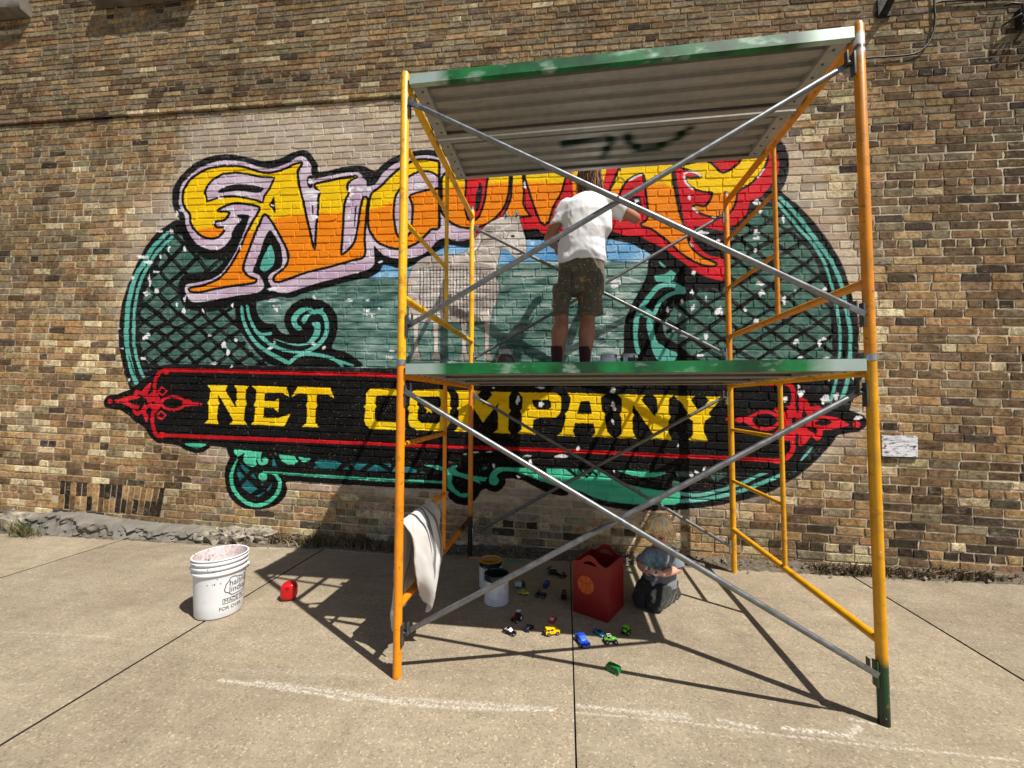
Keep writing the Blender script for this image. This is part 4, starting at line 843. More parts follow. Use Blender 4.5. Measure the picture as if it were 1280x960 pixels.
for ix, x in enumerate((0, SW)):
    for iy, y in enumerate((0, SD)):
        lo = {(0, 0): M_YL, (1, 0): M_FRB, (0, 1): M_RLB, (1, 1): M_YRL}[ix, iy]
        hi = {(0, 0): M_YU, (1, 0): M_FRT, (0, 1): M_YU, (1, 1): M_YRU}[ix, iy]
        tube('post', (x, y, 0), (x, y, 1.522), PR, lo, 20)
        pm = MB(); pm.tube([(x, y, 1.552), (x, y, 3.035), (x, y, 3.05)], [PR, PR, PR*.75], 20); pm.build('post', hi, scaf, sm=40)
        MB().tube([(x, y, 1.5225), (x, y, 1.5515)], PR*1.06, 20).build('coupling_collar', M_CHROME, scaf, sm=40)
        MB().tube([(x, y, 3.03), (x, y, 3.075)], PR*.8, 14).build('coupling_pin', M_CHROME, scaf, sm=40) if iy else None
    ml, mu = ((M_YL, M_YU), (M_YRL, M_YRU))[ix]
    e = PR*.55
    for z, m_, r_ in ((.335, M_RLG if ix == 0 else ml, .0195), (1.475, ml, .0195), (1.87, mu, .0195), (2.985, mu, .0215)):
        tube('ledger', (x, e, z), (x, SD-e, z), r_, m_)
    ym = .755
    tube('inner_post', (x, ym, .35), (x, ym, 1.46), .0135, ml); tube('inner_post', (x, ym, 1.885), (x, ym, 2.968), .0135, mu)
    y0, y1 = ((e, ym-.01), (ym+.01, SD-e))[ix]
    for z, m_ in ((.72, ml), (1.125, ml), (2.27, mu), (2.665, mu)): tube('rung', (x, y0, z), (x, y1, z), .0135, m_)
# braces: flattened ends, bolted where they cross
def brace(a, b, y, off):
    A, B = Vector((a[0], y+off, a[1])), Vector((b[0], y+off, b[1])); d = (B-A).normalized(); mbr = MB()
    mbr.tube([A+d*.05, A+d*.09, B-d*.09, B-d*.05], [.010, .0135, .0135, .010], 12)
    for e_, s in ((A, 1), (B, -1)): mbr.box(e_+d*s*.025, (.09, .006, .026), Matrix.Rotation(-math.atan2(d.z, d.x), 3, 'Y'), bev=.002)
    return mbr.build('cross_brace', M_GALV if y < .5 else M_GALV2, scaf, sm=40)
M_GALV2 = galv('weathered_tube', srgb(128, 128, 126), .5, .75)
for y in (0, SD):
    for z0, z1 in ((.213, 1.385), (1.735, 2.872)):
        for s, off in ((1, -.0155), (-1, .0155)):
            a, b = ((.042, z1), (SW-.042, z0)) if s == 1 else ((.042, z0), (SW-.042, z1))
            brace(a, b, y, off)
        zc = (z0+z1)/2; MB().tube([(SW/2, y-.034, zc), (SW/2, y+.034, zc)], .007, 8).build('brace_bolt', M_STEEL, scaf, sm=40)
        for x, s in ((0, 1), (SW, -1)):
            for z in (z0, z1):
                lk = MB(); lk.box((x+s*(PR+.004), y, z-.01), (.008, .030, .105), bev=.002); lk.tube([(x+s*PR, y, z), (x+s*(PR+.035), y, z)], .0075, 10)
                lk.box((x+s*(PR+.031), y, z+.022), (.005, .022, .06), bev=.001)
                gm = M_CHROME if y else M_STEEL
                if (x, y, z) == (SW, 0, .213): gm = frame_paint('lock_green', DGR)
                lk.build('brace_lock', gm, scaf, sm=40)
# ------------------------------------------------------------------ platform planks
def spray_map(strokes, W_, H_, x1, y1, seed):
    X = (np.arange(W_)+.5)/W_*x1; Y = (np.arange(H_)+.5)/H_*y1; XX, YY = np.meshgrid(X, Y); out = np.zeros((H_, W_), np.float32)
    for pts, hw, s in strokes:
        for a, b in zip(pts[:-1], pts[1:]):
            a, b = np.array(a), np.array(b); d = b-a; t = np.clip(((XX-a[0])*d[0]+(YY-a[1])*d[1])/(d@d+1e-9), 0, 1)
            out = np.maximum(out, s*np.clip(1.25-np.hypot(XX-a[0]-t*d[0], YY-a[1]-t*d[1])/hw, 0, 1)**1.3)
    im = bpy.data.images.new('spray_marks', W_, H_); bf = np.ones((H_, W_, 4), np.float32); bf[..., :3] = out[..., None]
    im.colorspace_settings.name = 'Non-Color'; im.pixels.foreach_set(bf.ravel()); im.update(); im.pack(); return im
PLX0, PLX1, PLW = .030, 2.104, .445
def alu(name, col, spray=None, edge=0.):
    m, t, b = newmat(name); pos = geo_pos(t); co = obj_co(t)
    mp = t.nodes.new('ShaderNodeMapping'); mp.inputs['Scale'].default_value = (1.2, 14, 14); t.links.new(pos, mp.inputs[0])
    c = ramp(t, noise_tex(t, 2.2, 6, .6, mp.outputs[0]), [(.3, tuple(q*.8 for q in col[:3])+(1,)), (.68, col)])
    c = mixc(t, .35, c, ramp(t, noise_tex(t, 20, 6, .65, pos), [(.35, (.6, .57, .52)), (.6, (1.05,)*3)]), 'MULTIPLY')
    if spray:
        sx = t.nodes.new('ShaderNodeSeparateXYZ'); t.links.new(co, sx.inputs[0]); cb = t.nodes.new('ShaderNodeCombineXYZ')
        t.links.new(math_n(t, 'DIVIDE', math_n(t, 'SUBTRACT', sx.outputs[0], PLX0), PLX1-PLX0), cb.inputs[0]); t.links.new(math_n(t, 'DIVIDE', sx.outputs[1], PLW), cb.inputs[1])
        im = t.nodes.new('ShaderNodeTexImage'); im.image = spray; im.extension = 'CLIP'; t.links.new(cb.outputs[0], im.inputs[0])
        c = mixc(t, math_n(t, 'MULTIPLY', im.outputs[0], .97), c, srgb(6, 44, 22))
    if edge:
        mp2 = t.nodes.new('ShaderNodeMapping'); mp2.inputs['Scale'].default_value = (1, 1, 2.2); mp2.inputs['Rotation'].default_value = (0, .9, 0); mp2.inputs['Location'].default_value = (edge, 0, 0); t.links.new(pos, mp2.inputs[0])
        f = ramp(t, noise_tex(t, 6.5, 4, .55, mp2.outputs[0]), [(.24, (0,)*3), (.44, (1,)*3)])
        sxx = t.nodes.new('ShaderNodeSeparateXYZ'); t.links.new(pos, sxx.inputs[0])
        f = math_n(t, 'MULTIPLY', f, math_n(t, 'DIVIDE', math_n(t, 'SUBTRACT', sxx.outputs[0], .16), .08, True)); f = math_n(t, 'MULTIPLY', f, math_n(t, 'DIVIDE', math_n(t, 'SUBTRACT', 1.98, sxx.outputs[0]), .12, True))
        g_ = ramp(t, noise_tex(t, 4, 4, .6, pos), [(.38, srgb(2, 58, 24)), (.66, srgb(12, 124, 58))])
        c = mixc(t, f, mixc(t, .6, c, srgb(176, 206, 190)), g_)
        mt = math_n(t, 'SUBTRACT', .45, math_n(t, 'MULTIPLY', f, .45)); t.links.new(mt, b.inputs['Metallic'])
    else: b.inputs['Metallic'].default_value = .35
    t.links.new(c, b.inputs['Base Color']); b.inputs['Roughness'].default_value = .46
    bump(t, b, noise_tex(t, 40, 4, .6, mp.outputs[0]), .15, .002)
    return m
M_ALU = alu('mill_aluminium', srgb(164, 162, 157)); M_ALUE = alu('aluminium_green_edge', srgb(196, 196, 192), edge=1.7); M_ALUE2 = alu('aluminium_green_rail', srgb(196, 196, 192), edge=5.3)
SPR = spray_map([([(.80, .17), (1.06, .13), (1.10, .18), (1.06, .33)], .042, 1.), ([(.90, .33), (1.06, .32)], .025, .6), ([(1.19, .13), (1.22, .21), (1.30, .29), (1.40, .28), (1.50, .21), (1.56, .11)], .044, 1.), ([(1.27, .31), (1.42, .31)], .04, .8), ([(.1, .3), (.3, .28)], .02, .15)], 512, 128, PLX1, PLW, 1)
M_ALUS = alu('aluminium_green_scrawl', srgb(164, 162, 157), spray=SPR)
def plank(y0, wd, ztop, label, rail_mat, sheet_mat):
    o = empty('scaffold_plank', (0, y0, ztop), label=label, cat='scaffold plank', group='scaffold planks')
    rib = []; n = 4; pit = (wd-.06)/n
    for i in range(n):
        a = .03+i*pit
        rib += [(a, -.012), (a+pit*.40, -.012), (a+pit*.44, -.033), (a+pit*.92, -.033), (a+pit*.96, -.012)]
    prof = [(.03, -.004)]+[(wd-.03, -.004)]; prof = rib+[(wd-.03, -.012), (wd-.03, -.004), (.03, -.004)]
    MB().prism(prof, PLX0+.035, PLX1-.035, 'x').build('deck_sheet', sheet_mat, o)
    for a in (0, wd-.03):
        MB().prism([(a, 0), (a+.03, 0), (a+.03, -.006), (a+.005 if not a else a+.025, -.006), (a+.005 if not a else a+.025, -.046), (a+.03, -.046), (a+.03, -.052), (a, -.052)] if not a else [(a, 0), (a+.03, 0), (a+.03, -.052), (a, -.052), (a, -.046), (a+.025, -.046), (a+.025, -.006), (a, -.006)], PLX0, PLX1, 'x').build('side_rail', rail_mat if not a else M_ALU, o)
    for s, x in ((1, PLX0), (-1, PLX1)):
        eb = MB(); eb.box((x+s*.0425, wd/2, -.030), (.07, wd-.064, .044), bev=.002)
        ebo = eb.build('end_bar', M_ALU2, o)
        for k_ in range(5): MB().tube([(x+s*.05, .06+k_*(wd-.12)/4, -.0525), (x+s*.05, .06+k_*(wd-.12)/4, -.0556)], .006, 8).build('rivet', M_STEEL, ebo)
        for yy in (.05, wd-.05):
            hk = MB(); hk.prism([(x+s*.010, -.03), (x-s*.004, .002), (x-s*.046, .006), (x-s*.056, -.005), (x-s*.054, -.024), (x-s*.047, -.014), (x-s*.008, -.013), (x+s*.004, -.044), (x+s*.010, -.05)], yy-.02, yy+.02, 'y'); hk.build('hook', M_STEEL, o)
    return o
M_ALU2 = alu('cast_aluminium_end', srgb(176, 174, 168))
plank(-.022, PLW, 3.022, 'front plank of the upper platform, its outer edge sprayed green', M_ALUE, M_ALU)
plank(.440, PLW, 3.022, 'rear plank of the upper platform with dark green spray marks underneath', M_ALU, M_ALUS)
plank(-.022, .472, 1.530, 'front plank of the lower platform, its edge streaked green and white', M_ALUE2, M_ALU)
plank(.466, .472, 1.530, 'middle plank of the lower platform, between two others', M_ALU, M_ALU)
plank(.954, .472, 1.530, 'plank of the lower platform next to the wall, under the man', M_ALU, M_ALU)
# ------------------------------------------------------------------ things on the wall
def lw(px, py, y=WALL_Y): return on_wall(px, py, y)
M_RUBBER = paint('black_cable', srgb(24, 22, 22), .6); M_IRON = paint('rusted_iron', srgb(34, 28, 25), .8, var=.3, scale=30, dirt=srgb(96, 58, 34), dirt_amt=.5)
pts = [lw(*p, 1.705) for p in ((1020, 84), (1062, 77), (1082, 73), (1110, 71), (1140, 68), (1155, 60), (1165, 45), (1169, 25), (1168, 9), (1172, 3), (1190, 1), (1220, 0), (1262, -2), (1300, -4))]
cab = MB(); cab.tube([Vector(p) for p in cr([tuple(p) for p in pts], False, 6)], .0075, 8)
tag(cab.build('wall_cable', M_RUBBER, sm=60), 'thin black cable drooping across the upper brickwork', 'cable')
up = MB(); a = lw(1168, 9, 1.705); up.tube([a, a+Vector((.01, 0, .25)), a+Vector((.015, 0, .7))], .0075, 8)
tag(up.build('riser_cable', M_RUBBER, sm=60), 'black cable running up the wall from the drooping cable', 'cable')
br = empty('wall_bracket', lw(1104, 14), label='black iron bracket jutting from the wall above the cable', cat='bracket')
MB().box((0, -.008, .02), (.10, .016, .16), bev=.004).build('base_plate', M_IRON, br)
MB().tube([(0, -.01, -.03), (.0, -.10, .02), (.05, -.20, .12), (.06, -.22, .2)], [.03, .026, .024, .02], 10).build('arm', M_IRON, br, sm=50)
b2 = empty('wall_lamp_bracket', lw(1274, 26), label='blackened iron fitting with wire stubs at the wall edge', cat='bracket')
MB().box((.02, -.02, 0), (.10, .05, .15), bev=.01).build('junction_box', M_IRON, b2)
for i, (dx, dz) in enumerate(((-.10, .10), (-.12, -.04), (-.06, -.16), (.05, -.20))): MB().tube([(0, -.03, 0), (dx*.6, -.09, dz*.6), (dx, -.06, dz), (dx*1.2, -.02, dz*1.25)], .008, 8).build('wire_stub', M_RUBBER, b2, sm=50)
m, t, b = newmat('flaking_white_plate'); co = obj_co(t); mp = t.nodes.new('ShaderNodeMapping'); mp.inputs['Scale'].default_value = (3, 3, 14); t.links.new(co, mp.inputs[0])
f = ramp(t, noise_tex(t, 5, 8, .75, mp.outputs[0]), [(.49, (0,)*3), (.60, (1,)*3)]); c = mixc(t, f, srgb(222, 222, 226), srgb(70, 68, 70)); t.links.new(c, b.inputs['Base Color']); b.inputs['Roughness'].default_value = .6
p0, p1 = lw(1100, 544), lw(1145.5, 571); pl = empty('wall_plate', ((p0.x+p1.x)/2, WALL_Y, (p0.z+p1.z)/2), label='small flaking white metal plate fixed to the bare bricks', cat='plate')
pl.rotation_euler = (0, TILT*.5, 0)
MB().box((0, -.012, 0), (p1.x-p0.x, .012, p0.z-p1.z), bev=.002).build('plate', m, pl); 
for sx_ in (-1, 1): MB().tube([(sx_*.105, -.018, 0), (sx_*.105, -.023, 0)], .007, 10).build('bolt', M_STEEL, pl)
MB().box((0, -.003, -(p0.z-p1.z)/2-.006), (p1.x-p0.x+.01, .02, .008)).build('bottom_flange', M_IRON, pl)

# ------------------------------------------------------------------ bucket
def text_mesh(s, size, fn, name='print'):
    """flat lettering turned into a mesh, each point placed by fn(x, y)"""
    cu = bpy.data.curves.new(name, 'FONT'); cu.body = s; cu.size = size; cu.align_x = 'LEFT'
    ob = bpy.data.objects.new(name, cu); COL.objects.link(ob); bpy.context.view_layer.update()
    me = bpy.data.meshes.new_from_object(ob.evaluated_get(bpy.context.evaluated_depsgraph_get())); bpy.data.objects.remove(ob); bpy.data.curves.remove(cu)
    bm = bmesh.new(); bm.from_mesh(me); bmesh.ops.subdivide_edges(bm, edges=[e for e in bm.edges if e.calc_length() > size*.2], cuts=2); bmesh.ops.triangulate(bm, faces=bm.faces)
    for v in bm.verts: v.co = fn(v.co.x, v.co.y)
    bm.to_mesh(me); bm.free(); return me
M_PAIL = paint('white_pail', srgb(222, 224, 226), .42, var=.05, scale=6, dirt=srgb(150, 148, 146), dirt_amt=.35); M_INK, t, b = newmat('black_print'); b.inputs['Base Color'].default_value = srgb(24, 24, 26); b.inputs['Roughness'].default_value = .6
m, t, b = newmat('pail_inside'); co = obj_co(t); vo = noise_tex(t, 26, 5, .7, co, out=1)
sp_ = t.nodes.new('ShaderNodeSeparateColor'); t.links.new(vo, sp_.inputs[0])
c = ramp(t, sp_.outputs[0], [(.30, srgb(60, 50, 52)), (.40, srgb(196, 182, 184)), (.52, srgb(222, 214, 212)), (.60, srgb(190, 160, 152)), (.66, srgb(214, 204, 204)), (.75, srgb(120, 130, 140))]); t.links.new(c, b.inputs['Base Color']); b.inputs['Roughness'].default_value = .6; M_PAILIN = m
BC = Vector((-1.388, .445, 0)); pail = empty('paint_bucket', BC, label='big white plastic bucket with black printed label and spattered inside', cat='bucket')
RB, RT, HB = .128, .146, .365
def rad(z): return RB+(RT-RB)*z/HB
pr = [(0, .004), (RB-.012, .003), (RB-.003, .006), (RB, .014)]+[(rad(z), z) for z in (.08, .16, .24, .262)]
for z in (.268, .303, .333): pr += [(rad(z)+.001, z), (rad(z)+.0095, z+.004), (rad(z)+.0105, z+.012), (rad(z)+.003, z+.022)]
pr += [(RT+.008, HB-.004), (RT+.009, HB), (RT+.004, HB+.003)]
MB().lathe(pr, 48).build('bucket_body', M_PAIL, pail, sm=35)
MB().lathe([(RT+.004, HB+.003), (RT-.002, HB), (RT-.004, HB-.03), (rad(.1)-.004, .1), (RB-.006, .02), (0, .02)], 48).build('bucket_lining', M_PAILIN, pail, sm=40)
hd = MB(); aa = R(205); e1, e2 = Vector((math.cos(aa)*(rad(.29)+.012), math.sin(aa)*(rad(.29)+.012), .285)), Vector((math.cos(aa+math.pi)*(rad(.29)+.012), math.sin(aa+math.pi)*(rad(.29)+.012), .285))
arc = []
for i in range(17):
    th = math.pi*i/16; mid = (e1+e2)/2; ax = (e1-e2)/2; dn = Vector((-ax.y, ax.x, 0)).normalized()*-1
    drop = dn*(.17*math.sin(th))+Vector((0, 0, -.10*math.sin(th))); arc.append(mid+ax*math.cos(th)*1.0+drop)
hd.tube(arc, .0028, 8).build('handle', M_STEEL, pail, sm=60)
for e_ in (e1, e2): MB().tube([e_*1.0, Vector((e_.x*1.07, e_.y*1.07, e_.z))], .011, 12).build('handle_lug', M_PAIL, pail, sm=40)
PHI0 = math.atan2(CAM.y-BC.y, CAM.x-BC.x)              # side of the bucket that faces the camera
def onpail(x, z, dr=.0008):
    a_ = PHI0+R(8)+x/.138; r_ = rad(z)+dr; return Vector((r_*math.cos(a_), r_*math.sin(a_), z))
for s_, sz, x, z in (('hallman', .050, .030, .190), ('lindsay', .050, .030, .150), ('MADE IN', .032, .006, .093), ('FOR OVER', .030, -.020, .050)):
    link('print', text_mesh(s_, sz, lambda u, v, x=x, z=z: onpail(x+u, z+v)), M_INK, pail)
def strip(pts, w_, name, parent, closed=False):
    p = np.array(pts, float); d = np.gradient(p, axis=0); nn = np.stack([-d[:, 1], d[:, 0]], 1)/(np.hypot(d[:, 0], d[:, 1])+1e-9)[:, None]; mbs = MB()
    A = [onpail(*(q+v*w_/2), .001) for q, v in zip(p, nn)]; B = [onpail(*(q-v*w_/2), .001) for q, v in zip(p, nn)]; n_ = len(p)
    mbs.add(A+B, [(i, i+1, n_+i+1, n_+i) for i in range(n_-1)]); return mbs.build(name, M_INK, parent)
st_pts = cr([(.012, .205), (.028, .222), (.036, .240), (.060, .243), (.075, .236), (.10, .232), (.125, .222), (.14, .236), (.15, .20), (.148, .15), (.145, .135), (.06, .132), (.042, .138), (.030, .150), (.012, .160), (.006, .178), (.012, .190), (.012, .205)], False, 4)
strip(st_pts, .0042, 'outline_print', pail); strip([(.0, .088+.030*t_) for t_ in np.linspace(0, 1, 5)], .003, 'box_print', pail)
strip([(x, .088) for x in np.linspace(-.0015, .18, 20)], .003, 'box_print', pail); strip([(x, .118) for x in np.linspace(-.0015, .18, 20)], .003, 'box_print', pail)
sp_rng = random.Random(8)
for _ in range(16):
    x, z = sp_rng.uniform(-.15, .03), sp_rng.choice((.30, .32, .25, .22, .34)); r_ = sp_rng.uniform(.001, .004); a_ = PHI0+x/.138
    rr_ = rad(z)+(.0125 if z > .262 else .0012); MB().add([(rr_*math.cos(a_+q*r_/.14), rr_*math.sin(a_+q*r_/.14), z+w_*r_*1.6) for q, w_ in ((-1, 0), (0, -1), (1, .2), (.2, 1))], [(0, 1, 2, 3)]).build('paint_spot', M_INK, pail)

# small red container
RC = on_ground(356, 753); M_REDP = paint('red_plastic', srgb(196, 16, 22), .28, var=.08, scale=10)
rc = empty('red_container', (RC.x, RC.y+.04, 0), R(20), 'small rounded red plastic container standing by the bucket', 'container')
bm = bmesh.new(); bmesh.ops.create_uvsphere(bm, u_segments=32, v_segments=20, radius=1)
for v in bm.verts:
    q_ = Vector([math.copysign(abs(a_)**.62, a_) for a_ in v.co]); v.co = Vector((q_.x*.051, q_.y*.042, .058+q_.z*.058))
me = bpy.data.meshes.new('body'); bm.to_mesh(me); bm.free(); smooth(me); link('body', me, M_REDP, rc)
MB().tube([(.0+.009*math.cos(a_), -.0425, .088+.009*math.sin(a_)) for a_ in np.linspace(0, 6.283, 17)], .0018, 6).build('emblem_ring', paint('red_dark', srgb(96, 10, 14), .4), rc, sm=60)
MB().tube([(0, 0, .108), (0, 0, .121)], [.02, .018], 18).build('cap', M_REDP, rc, sm=40)

# ------------------------------------------------------------------ paint cans
def label_mat(name, basec, text=True):
    m, t, b = newmat(name); co = obj_co(t); sx = t.nodes.new('ShaderNodeSeparateXYZ'); t.links.new(co, sx.inputs[0])
    an = math_n(t, 'ARCTAN2', sx.outputs[1], sx.outputs[0]); cb = t.nodes.new('ShaderNodeCombineXYZ'); t.links.new(math_n(t, 'MULTIPLY', an, 5.), cb.inputs[0]); t.links.new(math_n(t, 'MULTIPLY', sx.outputs[2], 90), cb.inputs[1])
    n_ = noise_tex(t, 3.2, 3, .8, cb.outputs[0]); rows = math_n(t, 'SINE', math_n(t, 'MULTIPLY', sx.outputs[2], 620))
    f = math_n(t, 'MULTIPLY', ramp(t, n_, [(.46, (0,)*3), (.52, (1,)*3)]), ramp(t, rows, [(.3, (0,)*3), (.5, (1,)*3)])); blk_ = ramp(t, noise_tex(t, 9, 2, .5, co), [(.45, (0,)*3), (.5, (1,)*3)])
    f = math_n(t, 'MULTIPLY', f, math_n(t, 'MULTIPLY', blk_, .9))
    c = mixc(t, f, basec, srgb(92, 96, 108)); t.links.new(c, b.inputs['Base Color']); b.inputs['Roughness'].default_value = .5; return m
M_LAB = label_mat('paper_label', srgb(214, 214, 218)); M_TIN = galv('can_tin', srgb(186, 188, 190), .3, .9)
def can(name, loc, r_, h, label, fillc, drip, labm, lid=False, group=None, rz=0, bandc=None):
    o = empty(name, loc, rz, label, 'paint can', group)
    MB().lathe([(r_*.97, .0), (r_, .003), (r_, .008), (r_*.985, .012), (r_*.985, h*.86)], 40).build('label_wrap', labm, o, sm=35)
    fm = paint(name+'_wet', fillc, .22, var=.15, scale=18)
    MB().lathe([(r_*.987, h*.80), (r_*.992, h*.84), (r_*.99, h*.955), (r_*1.01, h*.965), (r_*1.01, h*.99)], 40).build('painted_band', (paint(name+'_band', bandc, .3, var=.2) if bandc else fm) if drip else M_TIN, o, sm=35)
    MB().lathe([(r_*1.01, h*.99), (r_*.99, h), (r_*.90, h*.995), (r_*.88, h*.97), (r_*.955, h*.955), (r_*.955, h*.55)], 40).build('rim', M_TIN if not drip else fm, o, sm=35)
    if lid: MB().lathe([(r_*.9, h*.99), (r_*.86, h*.985), (r_*.82, h*.96), (0, h*.96)], 40).build('lid', M_TIN, o, sm=35)
    else: MB().lathe([(r_*.955, h*.66), (r_*.9, h*.655), (0, h*.655)], 40).build('paint_surface', fm, o, sm=35)
    arc_ = [Vector((r_*1.03*math.cos(th), -.35*r_*math.sin(th), h*.84-r_*.75*math.sin(th))) for th in np.linspace(0, math.pi, 17)]
    MB().tube(arc_, .0018, 6).build('handle', M_STEEL, o, sm=60)
    for s in (-1, 1): MB().tube([(s*r_*.98, 0, h*.84), (s*r_*1.06, 0, h*.84)], .008, 10).build('handle_ear', M_TIN, o, sm=40)
    return o
c1, c2 = Vector((.352, .81, 0)), Vector((.27, 1.03, 0))
can('paint_can', c1, .083, .19, 'open white paint can with dark green paint round its rim', srgb(12, 50, 48), True, M_LAB, rz=.3)
cy = can('paint_can', c2, .083, .19, 'open white paint can with yellow paint, a stir stick across it', srgb(226, 168, 20), True, M_LAB, rz=1.2, bandc=srgb(26, 26, 38))
m, t, b = newmat('stir_stick'); sx = t.nodes.new('ShaderNodeSeparateXYZ'); t.links.new(obj_co(t), sx.inputs[0]); c = ramp(t, math_n(t, 'ADD', math_n(t, 'MULTIPLY', sx.outputs[0], 2.), .5), [(.62, srgb(150, 116, 84)), (.66, srgb(36, 110, 86))]); t.links.new(c, b.inputs['Base Color']); b.inputs['Roughness'].default_value = .6
ss = MB().box((0, 0, 0), (.40, .028, .006), bev=.002).build('stir_stick', m); ss.location = (.305, 1.02, .1945); ss.rotation_euler = (0, 0, R(-3)); tag(ss, 'flat wooden stir stick, one end green, laid across yellow paint can', 'stir stick')
# on the platform
ZP = 1.530
can('paint_tin', (1.103, .80, ZP), .054, .127, 'small white-labelled paint tin on the lower platform', srgb(200, 200, 200), False, M_LAB, True, rz=.4)
M_LABB = label_mat('black_label', srgb(22, 22, 24)); bt = can('paint_tin', (1.236, .80, ZP), .054, .127, 'small paint tin with black and white label on the lower platform', srgb(30, 30, 32), False, M_LABB, True, rz=1.0)
MB().box((.0, 0, 0), (.045, .001, .018)).build('label_patch', M_LAB, bt, loc=(-.012, -.0545, .108)); MB().box((0, 0, 0), (.001, .03, .09)).build('label_edge', M_LAB, bt, loc=(-.0545, -.0, .06))
jar = empty('paint_jar', (.40, .88, ZP), 0, 'round dark brown glass jar with clear neck on the lower platform', 'jar')
m, t, b = newmat('brown_glass'); b.inputs['Base Color'].default_value = srgb(70, 46, 26); b.inputs['Roughness'].default_value = .12; b.inputs['Coat Weight'].default_value = .5
MB().lathe([(0, 0), (.05, .002), (.062, .02), (.068, .06), (.066, .10), (.056, .13), (.046, .145)], 36).build('bowl', m, jar, sm=60)
m, t, b = newmat('clear_glass'); b.inputs['Base Color'].default_value = (.9, .95, .95, 1); b.inputs['Roughness'].default_value = .05; b.inputs['Transmission Weight'].default_value = .85
MB().lathe([(.046, .145), (.050, .15), (.050, .178), (.047, .182), (.044, .178), (.044, .15)], 36).build('neck', m, jar, sm=60)

# ------------------------------------------------------------------ red toy box
M_REDB = paint('red_box_paint', srgb(134, 5, 13), .42, var=.1, scale=7, dirt=srgb(96, 6, 12), dirt_amt=.4)
gA, gB, gC = on_ground(716, 764), on_ground(760, 779), on_ground(784, 757)
e_ = (gB-gA); th = math.atan2(e_.y, e_.x); bw, bd, bh, tk = .236, .262, .355, .010
bx = empty('toy_box', (gB.x, gB.y, 0), th, 'tall open red box with hand holes and an orange basketball emblem', 'box')
def handle_panel(w_, h, flip):
    """panel outline with a raised grip and a hand hole, extruded to thickness"""
    bm = bmesh.new(); n_ = 28; top = []
    for i in range(n_+1):
        x = w_*i/n_; c_ = abs(i/n_-.5)*2; top.append((x, h-.03+.052*(.5+.5*math.cos(math.pi*min(1, c_*1.25)))))
    hole = [(w_/2+.045*math.cos(a_)+0, h-.036+.012*math.sin(a_)+.010*(1-(math.cos(a_))**2)) for a_ in np.linspace(0, 2*math.pi, 20, endpoint=False)]
    def ring(pts): 
        vs_ = [bm.verts.new((x, 0, z)) for x, z in pts]; return [bm.edges.new((vs_[i], vs_[(i+1) % len(vs_)])) for i in range(len(vs_))]
    ed = ring([(0, 0), (w_, 0)]+top[::-1]); ed += ring(hole)
    bmesh.ops.triangle_fill(bm, use_beauty=True, use_dissolve=False, edges=ed)
    r_ = bmesh.ops.extrude_face_region(bm, geom=bm.faces[:]); vv = [g_ for g_ in r_['geom'] if isinstance(g_, bmesh.types.BMVert)]
    bmesh.ops.translate(bm, verts=vv, vec=(0, tk, 0)); bmesh.ops.recalc_face_normals(bm, faces=bm.faces)
    me = bpy.data.meshes.new('handle_panel'); bm.to_mesh(me); bm.free(); return me
hp = handle_panel(bw, bh, 0)
link('handle_panel', hp, M_REDB, bx, loc=(-bw, 0, 0)); link('handle_panel', hp, None, bx, loc=(-bw, bd-tk, 0))
for x in (-bw, -tk): MB().box((x+tk/2, bd/2, (bh-.03)/2), (tk-.0006, bd-2*tk-.001, bh-.03), bev=.001).build('side_panel', M_REDB, bx)
MB().box((-bw/2, bd/2, .006), (bw-2*tk, bd-2*tk, .012)).build('bottom_panel', M_REDB, bx)
M_BALL = paint('orange_emblem', srgb(206, 92, 24), .6, var=.1, scale=30); M_BLINE, t, b = newmat('emblem_lines'); b.inputs['Base Color'].default_value = srgb(120, 28, 18)
em = MB(); R0 = .056; em.add([(R0*math.cos(a_), 0, R0*math.sin(a_)) for a_ in np.linspace(0, 2*math.pi, 40, endpoint=False)], [tuple(range(40))]); bo = em.build('basketball_emblem', M_BALL, bx, loc=(-bw*.62, -.0012, .19))
def eline(pts):
    p = np.array(pts); d = np.gradient(p, axis=0); nn = np.stack([-d[:, 1], d[:, 0]], 1)/(np.hypot(d[:, 0], d[:, 1])+1e-9)[:, None]*.0014; n_ = len(p)
    MB().add([(a_[0], -.0008, a_[1]) for a_ in p+nn]+[(a_[0], -.0008, a_[1]) for a_ in p-nn], [(i, i+1, n_+i+1, n_+i) for i in range(n_-1)]).build('emblem_line', M_BLINE, bo)
eline([(R0*t_, .010+.014*t_*t_) for t_ in np.linspace(-.95, .95, 12)]); eline([(.006-.012*t_*t_, R0*t_) for t_ in np.linspace(-.98, .98, 12)])
for s in (-1, 1): eline([(s*(.020+.026*t_*t_), R0*.86*t_) for t_ in np.linspace(-.9, .9, 12)])
